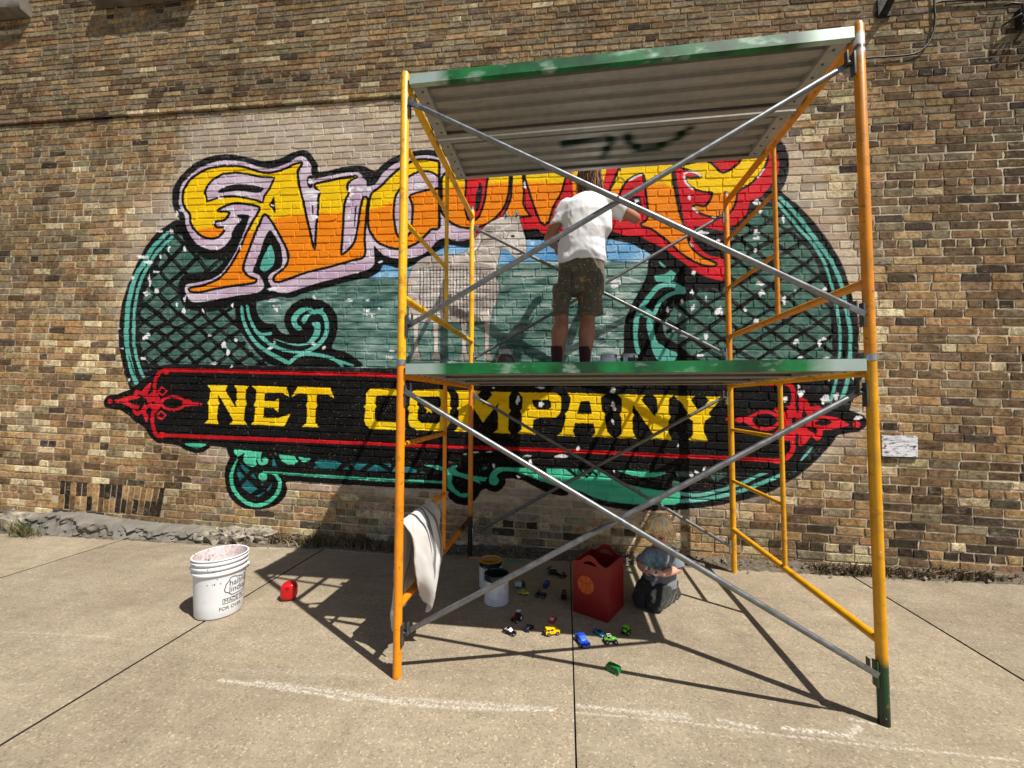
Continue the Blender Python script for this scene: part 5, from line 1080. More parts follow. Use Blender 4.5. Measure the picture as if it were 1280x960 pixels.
# ------------------------------------------------------------------ toy cars
M_TYRE = paint('toy_tyre', srgb(18, 18, 20), .7); M_SIL = galv('toy_silver', srgb(190, 192, 196), .3); M_WIN, t, b = newmat('toy_window'); b.inputs['Base Color'].default_value = srgb(30, 36, 44); b.inputs['Roughness'].default_value = .1
_tp = {}
def tp(c, rough=.22):
    if c not in _tp: _tp[c] = paint('toy_paint_%d_%d_%d' % c, srgb(*c), rough, var=.05)
    return _tp[c]
def loft(secs, n=12, p=.55):
    """closed body from cross sections (x, half width, z bottom, z top)"""
    m_ = MB(); vs_ = []
    for x, hw, z0, z1 in secs:
        for k_ in range(n):
            a_ = 2*math.pi*(k_+.5)/n; cx, cz = math.cos(a_), math.sin(a_)
            vs_.append((x, hw*math.copysign(abs(cx)**p, cx), (z0+z1)/2+(z1-z0)/2*math.copysign(abs(cz)**p, cz)))
    q_ = len(secs); m_.add(vs_, [(i*n+k_, i*n+(k_+1) % n, (i+1)*n+(k_+1) % n, (i+1)*n+k_) for i in range(q_-1) for k_ in range(n)]+[tuple(reversed(range(n))), tuple(range((q_-1)*n, q_*n))]); return m_
def wheels(o, ax, hw, r_, wd, r2=None, hub=None):
    for i, x in enumerate(ax):
        rr_ = r2 if (r2 and i == 0) else r_
        for s in (-1, 1):
            w_ = MB().tube([(x, s*(hw-wd/2), rr_), (x, s*(hw+wd/2), rr_)], rr_, 14).build('wheel', M_TYRE, o, sm=40)
            MB().tube([(x, s*(hw+wd/2), rr_), (x, s*(hw+wd/2+.0006), rr_)], rr_*.5, 10).build('hub', hub or M_SIL, w_, sm=40)
def toy(name, pxy, deg, label, kind, c, c2=None, Ln=.075, cat='toy car', z=0., on=None):
    g_ = on_ground(*pxy) if on is None else on; o = empty(name, (g_.x, g_.y, z), R(deg), label, cat, 'toys scattered under the scaffold'); k_ = Ln/.075; s = k_
    body = tp(c); top = tp(c2) if c2 else M_WIN
    if kind == 'car':
        loft([(-.037*s, .013*s, .006*s, .014*s), (-.034*s, .0155*s, .005*s, .018*s), (-.012*s, .016*s, .005*s, .019*s), (.012*s, .016*s, .005*s, .018*s), (.033*s, .0145*s, .005*s, .014*s), (.037*s, .011*s, .006*s, .011*s)]).build('body', body, o, sm=40)
        cb_ = loft([(-.028*s, .011*s, .016*s, .019*s), (-.016*s, .0125*s, .016*s, .028*s), (.002*s, .0125*s, .016*s, .0285*s), (.015*s, .011*s, .015*s, .018*s)]).build('cabin', top, o, sm=40)
        loft([(-.015*s, .0115*s, .0265*s, .0287*s), (.001*s, .0115*s, .0265*s, .0292*s)]).build('roof', body, cb_, sm=40)
        wheels(o, (-.022*s, .022*s), .0155*s, .0068*s, .005*s)
        for y_ in (-.009*s, .009*s): MB().box((.0355*s, y_, .0105*s), (.002*s, .005*s, .003*s)).build('headlight', M_SIL, o)
    elif kind == 'jeep':
        MB().box((0, 0, .0155*s), (.072*s, .031*s, .014*s), bev=.002*s).build('body', body, o); cb_ = MB().box((-.010*s, 0, .0285*s), (.045*s, .029*s, .014*s), bev=.003*s).build('cabin', body, o)
        for y_ in (-.0146*s, .0146*s):
            for x_ in (-.022*s, -.004*s): MB().box((x_, y_, .0285*s), (.013*s, .001*s, .008*s)).build('window', M_WIN, cb_)
        MB().box((.0127*s, 0, .0285*s), (.001*s, .023*s, .008*s)).build('windscreen', M_WIN, cb_); MB().box((.037*s, 0, .011*s), (.004*s, .03*s, .005*s)).build('bumper', M_TYRE, o)
        wheels(o, (-.022*s, .023*s), .0145*s, .009*s, .007*s)
        MB().tube([(-.037*s, 0, .02*s), (-.043*s, 0, .02*s)], .008*s, 14).build('spare_wheel', M_TYRE, o, sm=40)
    elif kind == 'tractor':
        MB().box((.010*s, 0, .022*s), (.036*s, .014*s, .014*s), bev=.003*s).build('bonnet', body, o); MB().box((-.014*s, 0, .026*s), (.022*s, .02*s, .012*s), bev=.002*s).build('body', body, o)
        cb_ = MB().box((-.013*s, 0, .039*s), (.017*s, .018*s, .016*s), bev=.002*s).build('cabin', M_WIN, o); MB().box((-.013*s, 0, .049*s), (.021*s, .022*s, .004*s), bev=.001*s).build('roof', top, cb_)
        MB().tube([(.016*s, .003*s, .028*s), (.016*s, .003*s, .042*s)], .0014*s, 8).build('exhaust', M_TYRE, o)
        wheels(o, (-.015*s, .020*s), .015*s, .0095*s, .008*s, .0155*s, tp(c2) if c2 else None)
    elif kind == 'buggy':
        MB().box((0, 0, .017*s), (.06*s, .02*s, .008*s), bev=.003*s).build('body', body, o); loft([(-.002*s, .008*s, .018*s, .022*s), (.018*s, .009*s, .017*s, .026*s), (.031*s, .006*s, .015*s, .019*s)]).build('nose', body, o, sm=40)
        cg = MB()
        for y_ in (-.009*s, .009*s): cg.tube([(.010*s, y_, .02*s), (.002*s, y_, .036*s), (-.016*s, y_, .036*s), (-.024*s, y_, .02*s)], .0013*s, 6)
        cg.tube([(.002*s, -.009*s, .036*s), (.002*s, .009*s, .036*s)], .0013*s, 6); cg.tube([(-.016*s, -.009*s, .036*s), (-.016*s, .009*s, .036*s)], .0013*s, 6); cg.build('roll_cage', top if c2 else M_TYRE, o, sm=40)
        MB().box((-.008*s, 0, .025*s), (.008*s, .012*s, .01*s), bev=.002*s).build('seat', M_TYRE, o); wheels(o, (-.021*s, .022*s), .0165*s, .0105*s, .009*s)
    elif kind == 'racer':
        loft([(-.045*s, .006*s, .008*s, .018*s), (-.03*s, .012*s, .006*s, .02*s), (-.005*s, .013*s, .006*s, .021*s), (.02*s, .007*s, .006*s, .016*s), (.05*s, .003*s, .007*s, .011*s)]).build('body', body, o, sm=40)
        MB().box((-.045*s, 0, .026*s), (.010*s, .034*s, .003*s)).build('rear_wing', body, o); MB().box((.047*s, 0, .0065*s), (.010*s, .034*s, .002*s)).build('front_wing', body, o); loft([(-.022*s, .006*s, .019*s, .021*s), (-.012*s, .007*s, .019*s, .028*s), (.004*s, .005*s, .017*s, .019*s)]).build('cockpit', top, o, sm=40)
        MB().box((.012*s, 0, .0165*s), (.05*s, .008*s, .004*s), Matrix.Rotation(.13, 3, 'Y'), bev=.001).build('stripe_panel', M_SIL, o); wheels(o, (-.030*s, .030*s), .0165*s, .0085*s, .008*s)
    elif kind == 'truck':
        MB().box((.022*s, 0, .021*s), (.022*s, .028*s, .028*s), bev=.003*s).build('cab', body, o); MB().box((-.014*s, 0, .022*s), (.046*s, .03*s, .026*s), bev=.002*s).build('load_box', top, o); MB().box((0, 0, .0085*s), (.074*s, .022*s, .006*s)).build('chassis', M_TYRE, o)
        MB().box((.0335*s, 0, .026*s), (.001*s, .022*s, .009*s)).build('windscreen', M_WIN, o); wheels(o, (-.022*s, .022*s), .0125*s, .008*s, .006*s)
    elif kind == 'wagon':
        MB().prism([(-.034*s, .006*s), (.034*s, .006*s), (.036*s, .012*s), (.034*s, .030*s), (.028*s, .036*s), (-.030*s, .036*s), (-.036*s, .030*s)], -.017*s, .017*s, 'y').build('body', body, o); 
        for y_ in (-.0174*s, .0174*s):
            for x_ in (-.02*s, 0, .02*s): MB().box((x_, y_, .026*s), (.014*s, .0008, .009*s)).build('window', tp((20, 70, 40)), o)
        wheels(o, (-.022*s, .022*s), .0145*s, .0062*s, .005*s)
    return o
TC = 'toy_car'
toy(TC, (637, 792), -28, 'black toy car with white roof lying in the sun', 'car', (16, 16, 18), (222, 222, 226), .085)
toy(TC, (661, 787), 62, 'dark navy toy car at the edge of the shade', 'car', (26, 32, 52), (60, 80, 110), .075)
toy(TC, (690, 793), 22, 'yellow toy jeep with spare wheel', 'jeep', (240, 192, 20), None, .088)
toy(TC, (728, 804), -68, 'glossy bright blue toy saloon car, largest of the toys', 'car', (28, 70, 196), (60, 104, 214), .118)
toy(TC, (749, 793), -52, 'light blue toy car with dark open back', 'car', (44, 140, 190), (30, 34, 44), .078)
toy('toy_buggy', (763, 803), 12, 'green toy buggy with black wheels and roll cage', 'buggy', (86, 160, 56), (190, 210, 120), .085, 'toy buggy')
toy('toy_tractor', (783, 792), 60, 'lime green toy tractor beside the red box', 'tractor', (110, 214, 30), (110, 214, 30), .075, 'toy tractor')
toy('toy_van', (767, 840), -35, 'plain dark green toy van alone in the sunlight', 'wagon', (20, 112, 50), None, .072, 'toy van')
toy(TC, (691, 776), 70, 'tiny red toy car in the shade', 'car', (210, 34, 44), (230, 190, 190), .068)
toy('toy_tractor', (646, 776), 235, 'dark red toy tractor with white roof', 'tractor', (110, 18, 28), (224, 222, 224), .085, 'toy tractor')
toy('toy_racing_car', (696, 719), -30, 'long black and silver toy racing car', 'racer', (16, 17, 20), (30, 30, 34), .115, 'toy racing car')
toy('toy_truck', (683, 733), 75, 'small dark blue toy pickup truck', 'truck', (26, 44, 130), (40, 60, 150), .075, 'toy truck')
toy('toy_buggy', (676, 746), -15, 'black toy buggy with maroon cage', 'buggy', (22, 18, 22), (80, 30, 40), .085, 'toy buggy')
toy('toy_truck', (650, 734), 20, 'dark teal toy truck with white top', 'truck', (24, 60, 66), (176, 206, 206), .08, 'toy truck')
toy(TC, (655, 743), -8, 'yellow green toy car touching the teal toy truck', 'car', (190, 204, 40), (120, 160, 50), .075)
toy('toy_truck', (705, 747), 85, 'black toy truck half hidden by the red box', 'truck', (18, 18, 20), (30, 28, 30), .085, 'toy truck')

# ------------------------------------------------------------------ towel over the rung
m, t, b = newmat('terry_towel'); at = t.nodes.new('ShaderNodeAttribute'); at.attribute_name = 'cloth'; sx = t.nodes.new('ShaderNodeSeparateXYZ'); t.links.new(at.outputs['Vector'], sx.inputs[0])
c = ramp(t, sx.outputs[0], [(0, srgb(212, 208, 203)), (.50, srgb(212, 208, 203)), (.56, srgb(108, 109, 113)), (.60, srgb(222, 217, 210)), (.64, srgb(222, 217, 210)), (.66, srgb(110, 111, 116)), (.70, srgb(206, 200, 191))], 'CONSTANT')
t.links.new(c, b.inputs['Base Color']); b.inputs['Roughness'].default_value = 1.; b.inputs['Sheen Weight'].default_value = .3; co = obj_co(t); bump(t, b, noise_tex(t, 210, 3, .7, co), 1., .008)
NS, NT = 90, 44; vs_, cl_ = [], []; rungz, rr_ = .72, .0165
for i in range(NS+1):
    s = i/NS; arcl = -.56+1.06*s; d = abs(arcl); sg = 1 if arcl > 0 else -1   # metres of cloth from the rung, outside negative
    for j in range(NT+1):
        t_ = j/NT; hang = min(1, d/.5)
        wd = .44*(1+.10*math.sin(math.pi*hang)-.5*hang**2.2) if sg > 0 else .30*(1-.35*hang)
        y = .235+(t_-.5)*wd+(.03 if sg > 0 else -.035)*hang+.012*mnoise.noise((t_*3, s*6, 9.))
        fold = (math.sin(t_*17+s*3+1.5*mnoise.noise((t_*2, s*3, 1.)))*.020+.016*mnoise.noise((t_*7, s*6, 2.))+.006*mnoise.noise((t_*16, s*14, 7.)))*min(1, d/.10)
        lenk = .70+.40*(1-min(1, abs(t_-.42)*2.0)**1.3) if sg > 0 else .80+.30*(1-t_)
        if d < rr_*1.571: a_ = arcl/rr_; x, z = rr_*math.sin(a_), rungz+rr_*math.cos(a_)
        else: x, z = sg*rr_, rungz-(d-rr_*1.571)*lenk
        bulge = (.075*math.sin(math.pi*min(1, d/.62))**.8 if sg > 0 else .05*hang)*min(1, d/.06)*(.55+.45*math.sin(math.pi*t_))
        x += sg*(bulge+.008*min(1, d/.05))+sg*fold*(.8+.2*hang)
        if d > .03: x = max(x, .021) if sg > 0 else min(x, -.021)
        z += (.012*math.sin(t_*9)+.02*mnoise.noise((t_*3, 0, 3.)))*hang+(.010 if d < .05 else 0)*mnoise.noise((t_*6, 1, 1)); vs_.append((x, y, z)); cl_ += [t_, s, 0]
me = bpy.data.meshes.new('towel'); me.from_pydata(vs_, [], [(i*(NT+1)+j, (i+1)*(NT+1)+j, (i+1)*(NT+1)+j+1, i*(NT+1)+j+1) for i in range(NS) for j in range(NT)]); me.update()
me.attributes.new('cloth', 'FLOAT_VECTOR', 'POINT').data.foreach_set('vector', np.array(cl_, np.float32)); smooth(me)
tw = link('towel', me, m); sol = tw.modifiers.new('thick', 'SOLIDIFY'); sol.thickness = .006; sol.offset = 1; tag(tw, 'white towel with grey stripes hung over a scaffold rung', 'towel')
# ------------------------------------------------------------------ people
def Mx(px, py, y): return on_wall(px, py, y)
def ring_loft(mbd, rings, n=20, p=1.):
    """closed loft: rings of (centre, half-axis a, half-axis b)"""
    vs_ = []
    for c, a, b_ in rings:
        for k_ in range(n):
            th_ = 2*math.pi*k_/n; ca, sa = math.cos(th_), math.sin(th_)
            ca, sa = math.copysign(abs(ca)**p, ca), math.copysign(abs(sa)**p, sa); vs_.append(Vector(c)+Vector(a)*ca+Vector(b_)*sa)
    q_ = len(rings); mbd.add(vs_, [(i*n+k_, i*n+(k_+1) % n, (i+1)*n+(k_+1) % n, (i+1)*n+k_) for i in range(q_-1) for k_ in range(n)]+[tuple(reversed(range(n))), tuple(range((q_-1)*n, q_*n))])
def limb(mbd, pts, rs, n=16):
    pts = [Vector(p) for p in pts]
    fine = [Vector(q_) for q_ in cr([tuple(p) for p in pts], False, 5)]; rr_ = np.interp(np.linspace(0, len(pts)-1, len(fine)), range(len(pts)), rs)
    mbd.tube(fine, list(rr_), n); 
    for p, r_ in ((pts[0], rs[0]), (pts[-1], rs[-1])): ball(mbd, p, (r_*.98,)*3)
def ball(mbd, c, r_, n=14, m_=8, rot=None):
    vs_ = [Vector((0, 0, -1))]+[Vector((math.cos(2*math.pi*k_/n)*math.sin(math.pi*i/m_), math.sin(2*math.pi*k_/n)*math.sin(math.pi*i/m_), -math.cos(math.pi*i/m_))) for i in range(1, m_) for k_ in range(n)]+[Vector((0, 0, 1))]
    fs_ = [(0, 1+(k_+1) % n, 1+k_) for k_ in range(n)]+[(1+i*n+k_, 1+i*n+(k_+1) % n, 1+(i+1)*n+(k_+1) % n, 1+(i+1)*n+k_) for i in range(m_-2) for k_ in range(n)]+[(len(vs_)-1, 1+(m_-2)*n+k_, 1+(m_-2)*n+(k_+1) % n) for k_ in range(n)]
    vs_ = [Vector((v.x*r_[0], v.y*r_[1], v.z*r_[2])) for v in vs_]
    if rot is not None: vs_ = [rot @ v for v in vs_]
    mbd.add([v+Vector(c) for v in vs_], fs_)
def fuse(name, mbd, voxel, mat, parent=None, sm=3, disp=None, flat=None):
    """melt overlapping volumes into one continuous surface"""
    me = mbd.mesh(name); o = bpy.data.objects.new(name, me); COL.objects.link(o)
    r_ = o.modifiers.new('r', 'REMESH'); r_.mode = 'VOXEL'; r_.voxel_size = voxel
    if sm: s_ = o.modifiers.new('s', 'SMOOTH'); s_.iterations = sm; s_.factor = .5
    bpy.context.view_layer.update(); m2 = bpy.data.meshes.new_from_object(o.evaluated_get(bpy.context.evaluated_depsgraph_get())); bpy.data.objects.remove(o); bpy.data.meshes.remove(me); m2.name = name
    if disp:
        nn = [v.normal.copy() for v in m2.vertices]
        for v, n_ in zip(m2.vertices, nn): v.co += n_*disp(v.co, n_)
    smooth(m2); m2.materials.clear(); return link(name, m2, mat, parent)
def skin(name, col):
    m, t, b = newmat(name); co = obj_co(t); c = ramp(t, noise_tex(t, 18, 5, .6, co), [(.3, tuple(q_*.78 for q_ in col[:3])+(1,)), (.7, col)]); t.links.new(c, b.inputs['Base Color'])
    b.inputs['Roughness'].default_value = .5; b.inputs['Subsurface Weight'].default_value = .08; b.inputs['Subsurface Radius'].default_value = (.02, .008, .004); return m
def cloth(name, col, var=.12, scale=30, extra=None):
    m, t, b = newmat(name); co = obj_co(t); c = ramp(t, noise_tex(t, scale, 5, .6, co), [(.3, tuple(q_*(1-var*2) for q_ in col[:3])+(1,)), (.7, col)])
    if extra: c = extra(t, co, c)
    t.links.new(c, b.inputs['Base Color']); b.inputs['Roughness'].default_value = .92; b.inputs['Sheen Weight'].default_value = .15; bump(t, b, noise_tex(t, 420, 2, .5, co), .25, .001); return m
def hand(mbd, wrist, d, palm_n, s, curl=.9, side=1):
    """palm and five separate, unequal, bent fingers"""
    d = Vector(d).normalized(); nrm = Vector(palm_n); nrm = (nrm-d*nrm.dot(d)).normalized(); ac = d.cross(nrm)*side
    w_ = Vector(wrist); ring_loft(mbd, [(w_, ac*.026*s, nrm*.018*s), (w_+d*.03*s, ac*.036*s, nrm*.016*s), (w_+d*.075*s, ac*.041*s, nrm*.014*s), (w_+d*.088*s, ac*.036*s, nrm*.011*s)], 14)
    for k_, (off, ln) in enumerate(((-.031, .068), (-.0105, .078), (.0105, .072), (.031, .056))):
        p = w_+d*.082*s+ac*off*s; dd = d.copy(); pts = [p]
        for seg, f_ in enumerate((.45, .32, .23)):
            dd = (dd*math.cos(curl*(.55+.25*seg))+nrm*math.sin(curl*(.55+.25*seg))).normalized(); p = p+dd*ln*f_*s*1.05; pts.append(p)
        limb(mbd, pts, [.0095*s, .0088*s, .008*s, .0068*s], 8)
    p = w_+d*.028*s-ac*.030*s; q_ = (d*.6-ac*.55+nrm*.5).normalized(); q2 = (d*.8+nrm*.55).normalized()
    limb(mbd, [p, p+q_*.034*s, p+q_*.034*s+q2*.03*s], [.012*s, .0105*s, .008*s], 8)
def hair(name, C, ax, fwd_, parent, cols, n, ang, drop, seed, r0, fringe=.5, wave=.004):
    """locks laid over the skull from the crown; ang = how far down they lie, drop = free hanging length"""
    q_ = random.Random(seed); up_ = Vector((0, 0, 1)); f_ = Vector(fwd_).normalized(); rt = f_.cross(up_).normalized(); up_ = rt.cross(f_).normalized(); vs_, fs_, cs_ = [], [], []
    crown = (up_-f_*.35).normalized(); e1_ = crown.orthogonal().normalized(); e2_ = crown.cross(e1_); A = Vector(ax)
    def surf(dv, k_): l = Vector((dv.dot(rt)/A.x, dv.dot(f_)/A.y, dv.dot(up_)/A.z)).length; return C+dv/l*k_
    for i in range(n):
        th_ = q_.uniform(0, 2*math.pi); out = e1_*math.cos(th_)+e2_*math.sin(th_); fr = max(0, out.dot(f_)); a1 = ang*q_.uniform(.8, 1.08)*(1-fringe*fr); a0 = q_.uniform(0, .45)*a1; tw_ = q_.uniform(-.25, .25); pts = []; ro = q_.uniform(1.01, 1.10)
        for j in range(9):
            a_ = a0+(a1-a0)*j/8; o2 = e1_*math.cos(th_+tw_*j/8)+e2_*math.sin(th_+tw_*j/8); pts.append(surf(crown*math.cos(a_)+o2*math.sin(a_), ro+.02*math.sin(j*1.3+i)))
        dl = drop*q_.uniform(.6, 1.15)*(1-.8*fr)
        if dl > .01:
            d_ = (pts[-1]-pts[-2]).normalized()
            for j in range(1, 6): d_ = (d_*.55+Vector((0, 0, -1))*.45).normalized(); pts.append(pts[-1]+d_*dl/5+Vector((q_.gauss(0, wave), q_.gauss(0, wave), 0)))
        m_ = MB(); r_ = r0*q_.uniform(.6, 1.3); m_.tube(pts, [r_*(.6+.4*min(1, k_/3))*(1-.75*max(0, (k_-len(pts)*.6)/(len(pts)*.4))) for k_ in range(len(pts))], 5, squash=.55)
        b0 = len(vs_); vs_ += m_.v; fs_ += [tuple(x+b0 for x in f) for f in m_.f]; c = q_.choice(cols); k_ = q_.uniform(.75, 1.2); cs_ += [c[0]*k_, c[1]*k_, c[2]*k_, 1]*len(m_.v)
    cap = MB(); ball(cap, (0, 0, 0), (1, 1, 1), 20, 14); b0 = len(vs_)
    keep = [surf(Vector((rt*v[0]+f_*v[1]+up_*v[2])), 1.015) for v in cap.v]; vs_ += [tuple(k_) for k_ in keep]
    for f in cap.f:
        cv = sum((Vector(cap.v[i]) for i in f), Vector())/len(f); d_ = rt*cv.x+f_*cv.y+up_*cv.z
        if d_.angle(crown) < ang*(1-fringe*.9*max(0, d_.dot(f_))): fs_.append(tuple(i+b0 for i in f))
    cs_ += [cols[0][0]*.6, cols[0][1]*.6, cols[0][2]*.6, 1]*len(keep)
    me = bpy.data.meshes.new(name); me.from_pydata([tuple(v) for v in vs_], [], fs_); me.update(); me.attributes.new('tint', 'FLOAT_COLOR', 'POINT').data.foreach_set('color', np.array(cs_, np.float32)); smooth(me)
    m, t, b = newmat(name+'_strands'); at = t.nodes.new('ShaderNodeAttribute'); at.attribute_name = 'tint'; t.links.new(at.outputs['Color'], b.inputs['Base Color']); b.inputs['Roughness'].default_value = .45
    return link(name, me, m, parent)
def head(mbd, C, s, f_, neck):
    """skull, jaw, nose, brow, ears; s = head height"""
    f_ = Vector(f_).normalized(); rt = f_.cross(Vector((0, 0, 1))).normalized(); up_ = rt.cross(f_); rot = Matrix((rt, f_, up_)).transposed(); L_ = lambda x, y, z: Vector(C)+rot @ Vector((x*s, y*s, z*s))
    ball(mbd, L_(0, -.03, .10), (.33*s, .40*s, .38*s), rot=rot); ball(mbd, L_(0, .10, -.20), (.25*s, .27*s, .26*s), rot=rot); ball(mbd, L_(0, .22, -.36), (.12*s, .10*s, .10*s), rot=rot)
    limb(mbd, [L_(0, .36, .04), L_(0, .42, -.06), L_(0, .43, -.11)], [.028*s, .042*s, .05*s], 8); ball(mbd, L_(0, .35, .09), (.2*s, .05*s, .035*s), rot=rot); ball(mbd, L_(0, .36, -.23), (.09*s, .04*s, .03*s), rot=rot)
    for sd in (-1, 1): ball(mbd, L_(sd*.335, -.02, -.03), (.04*s, .08*s, .12*s), rot=rot); ball(mbd, L_(sd*.17, .27, -.13), (.09*s, .08*s, .08*s), rot=rot)
    limb(mbd, [L_(0, -.05, -.25), neck], [.20*s, .22*s], 14); return L_
def face_bits(L_, s, parent, lipc, shut=False):
    wm, t, b = newmat('eye_white'); b.inputs['Base Color'].default_value = srgb(220, 214, 208); im, t, b = newmat('iris'); b.inputs['Base Color'].default_value = srgb(48, 40, 34); lm, t, b = newmat('lips'); b.inputs['Base Color'].default_value = lipc
    for sd in (-1, 1):
        if shut:
            e_ = MB(); e_.tube([L_(sd*(.135+.05*q_), .372-.03*q_*q_-.02*abs(q_), -.012+.012*q_*q_) for q_ in (-1, -.5, 0, .5, 1)], .004*s/.19, 6); e_.build('eyelid', im, parent, sm=80); continue
        e_ = MB(); ball(e_, L_(sd*.135, .325, .02), (.05*s, .05*s, .035*s)); eo = e_.build('eye', wm, parent, sm=80); e_ = MB(); ball(e_, L_(sd*.135, .362, .02), (.022*s, .018*s, .022*s)); e_.build('iris', im, eo, sm=80)
    e_ = MB(); ball(e_, L_(0, .385, -.235), (.085*s, .02*s, .022*s)); e_.build('mouth', lm, parent, sm=80)

# ---- the man painting, standing on the lower platform, seen from behind
MY = 1.20; ZF = ZP
SKIN = skin('sunned_skin', srgb(168, 112, 84)); mb_ = MB()
hipz = Mx(725, 345, MY).z; cxm = Mx(725, 345, MY).x
fl, fr = Mx(696, 400, MY).x, Mx(731, 400, MY).x
kneez = ZF+.50
aL, aR = Vector((fl, MY-.01, ZF+.09)), Vector((fr, MY+.03, ZF+.09))
hL, hR = Vector((cxm-.112, MY, hipz-.02)), Vector((cxm+.082, MY, hipz-.02))
for h_, a_ in ((hL, aL), (hR, aR)):
    k_ = (h_+a_)/2+Vector((0, .03, .0)); k_.z = kneez
    limb(mb_, [h_, (h_+k_)/2, k_+Vector((0, 0, .03)), k_-Vector((0, -.004, .06)), k_*.62+a_*.38+Vector((0, -.022, 0)), k_*.25+a_*.75, a_], [.060, .062, .057, .057, .066, .046, .038])
    limb(mb_, [a_, a_+Vector((0, .03, -.055)), a_+Vector((0, .15, -.068))], [.038, .038, .030], 12); ball(mb_, a_+Vector((0, -.03, -.06)), (.034, .04, .03))
sz = Mx(735, 252, MY).z; scx = Mx(734, 252, MY).x                      # shoulder line
ring_loft(mb_, [((cxm, MY, hipz-.09), (.135, 0, 0), (0, .09, 0)), ((cxm, MY, hipz+.06), (.15, 0, 0), (0, .10, 0)), ((cxm+.003, MY, hipz+.2), (.145, 0, 0), (0, .10, 0)), ((scx-.004, MY, sz-.22), (.165, 0, 0), (0, .115, 0)), ((scx, MY+.005, sz-.06), (.175, 0, 0), (0, .105, 0)), ((scx, MY+.01, sz+.03), (.12, 0, 0), (0, .07, 0)), ((scx, MY+.015, sz+.07), (.06, 0, 0), (0, .05, 0))])
shL, shR = Vector((scx-.165, MY+.005, sz-.03)), Vector((scx+.175, MY+.005, sz-.02))
elL = Mx(686.5, 299, MY+.04); elR = Mx(794, 273, MY+.09)
wrL = elL+Vector((.05, .235, .03)); wrR = elR+Vector((-.02, .205, .13))
limb(mb_, [shL, (shL+elL)/2+Vector((-.008, 0, 0)), elL], [.056, .050, .043]); limb(mb_, [elL, (elL+wrL)/2, wrL], [.043, .041, .028])
limb(mb_, [shR, (shR+elR)/2, elR], [.056, .050, .043]); limb(mb_, [elR, (elR+wrR)/2, wrR], [.043, .041, .028])
hand(mb_, wrL, wrL-elL, (.2, .1, -1), 1.0, 1.0, 1); hand(mb_, wrR, (wrR-elR), (-.3, .6, -.5), 1.0, .95, -1)
HC = Vector((Mx(737, 228, MY+.03).x, MY+.04, sz+.235)); hf = (.03, 1, -.03)
LM = head(mb_, HC, .235, hf, Vector((scx, MY+.012, sz+.03)))
man = fuse('person', mb_, .0062, SKIN, sm=3); tag(man, 'man in white T-shirt and paint-stained olive shorts painting the mural on the platform', 'person')
face_bits(LM, .235, man, srgb(150, 84, 76))
# shirt
ts = MB(); hem = Mx(726, 329, MY).z; wl_, wr_ = Mx(697, 325, MY-.02).x, Mx(757.5, 325, MY-.02).x; cw_, hw_ = (wl_+wr_)/2, (wr_-wl_)/2
ring_loft(ts, [((cw_, MY, hem-.006), (hw_*.98, 0, 0), (0, .128, 0)), ((cw_, MY, hem+.03), (hw_*1.0, 0, 0), (0, .135, 0)), ((cw_, MY, hem+.16), (hw_*.97, 0, 0), (0, .132, 0)), ((scx-.004, MY, sz-.24), (hw_*1.02, 0, 0), (0, .140, 0)), ((scx, MY, sz-.10), (.194, 0, 0), (0, .130, 0)), ((scx, MY+.005, sz-.02), (.180, 0, 0), (0, .105, 0)), ((scx+.002, MY+.008, sz+.035), (.125, 0, 0), (0, .078, 0)), ((scx+.003, MY+.012, sz+.062), (.07, 0, 0), (0, .062, 0))], 28)
mL, mR = shL*.42+elL*.58, shR*.40+elR*.60
limb(ts, [shL+Vector((.03, 0, -.01)), shL+Vector((.006, 0, 0)), (shL+mL)/2], [.068, .066, .064], 16); ring_loft(ts, [((shL+mL)/2, Vector((.064, 0, .01)), (0, .068, 0)), (mL, Vector((.064, 0, .008)), (0, .068, 0))], 16)
dR = (elR-shR).normalized(); nR = dR.cross(Vector((0, 1, 0))).normalized(); limb(ts, [shR+Vector((-.03, 0, -.01)), shR, (shR+mR)/2], [.074, .074, .076], 16); ring_loft(ts, [((shR+mR)/2, nR*.076, Vector((0, .074, 0))), (mR, nR*.080, Vector((0, .074, 0)))], 16)
def shirt_disp(c, n_):
    k_ = min(1, max(0, (sz+.02-c.z)/.2)); f1 = mnoise.noise((c.x*10+c.z*7, c.y*8, c.z*4.2-c.x*3)); f2 = mnoise.noise((c.x*24+c.z*9+5, c.y*16, c.z*13-c.x*8)); f3 = math.sin((c.z-hem)*58+c.x*16+3*f1)*max(0, 1-(c.z-hem)/.20)
    return k_*(.011*f1+.0055*(.35-abs(f2)))+.0048*f3*(.5+f1)
TEE = fuse('t_shirt', ts, .0075, cloth('white_cotton', srgb(224, 224, 228), .04, 12), man, sm=3, disp=shirt_disp)
# shorts
sh = MB(); bz = Mx(700, 394, MY).z; cz_ = Mx(720, 366, MY).z
ring_loft(sh, [((cw_, MY, cz_-.01), (hw_*.96, 0, 0), (0, .125, 0)), ((cw_, MY, cz_+.07), (hw_*.99, 0, 0), (0, .135, 0)), ((cw_, MY, hem+.02), (hw_*.93, 0, 0), (0, .118, 0)), ((cw_, MY, hem+.05), (hw_*.9, 0, 0), (0, .112, 0))], 26)
for x0, x1, tx in ((690.5, 711.5, 705), (722, 754.5, 738)):
    a_, b_ = Mx(x0, 392, MY).x, Mx(x1, 392, MY).x; ring_loft(sh, [((Mx(tx, 362, MY).x, MY, cz_+.05), (.088, 0, 0), (0, .115, 0)), (((a_+b_)/2, MY+.01, (cz_+bz)/2), ((b_-a_)/2*.99, 0, 0), (0, .105, 0)), (((a_+b_)/2, MY+.01, bz), ((b_-a_)/2*1.02, 0, 0), (0, .108, 0))], 22)
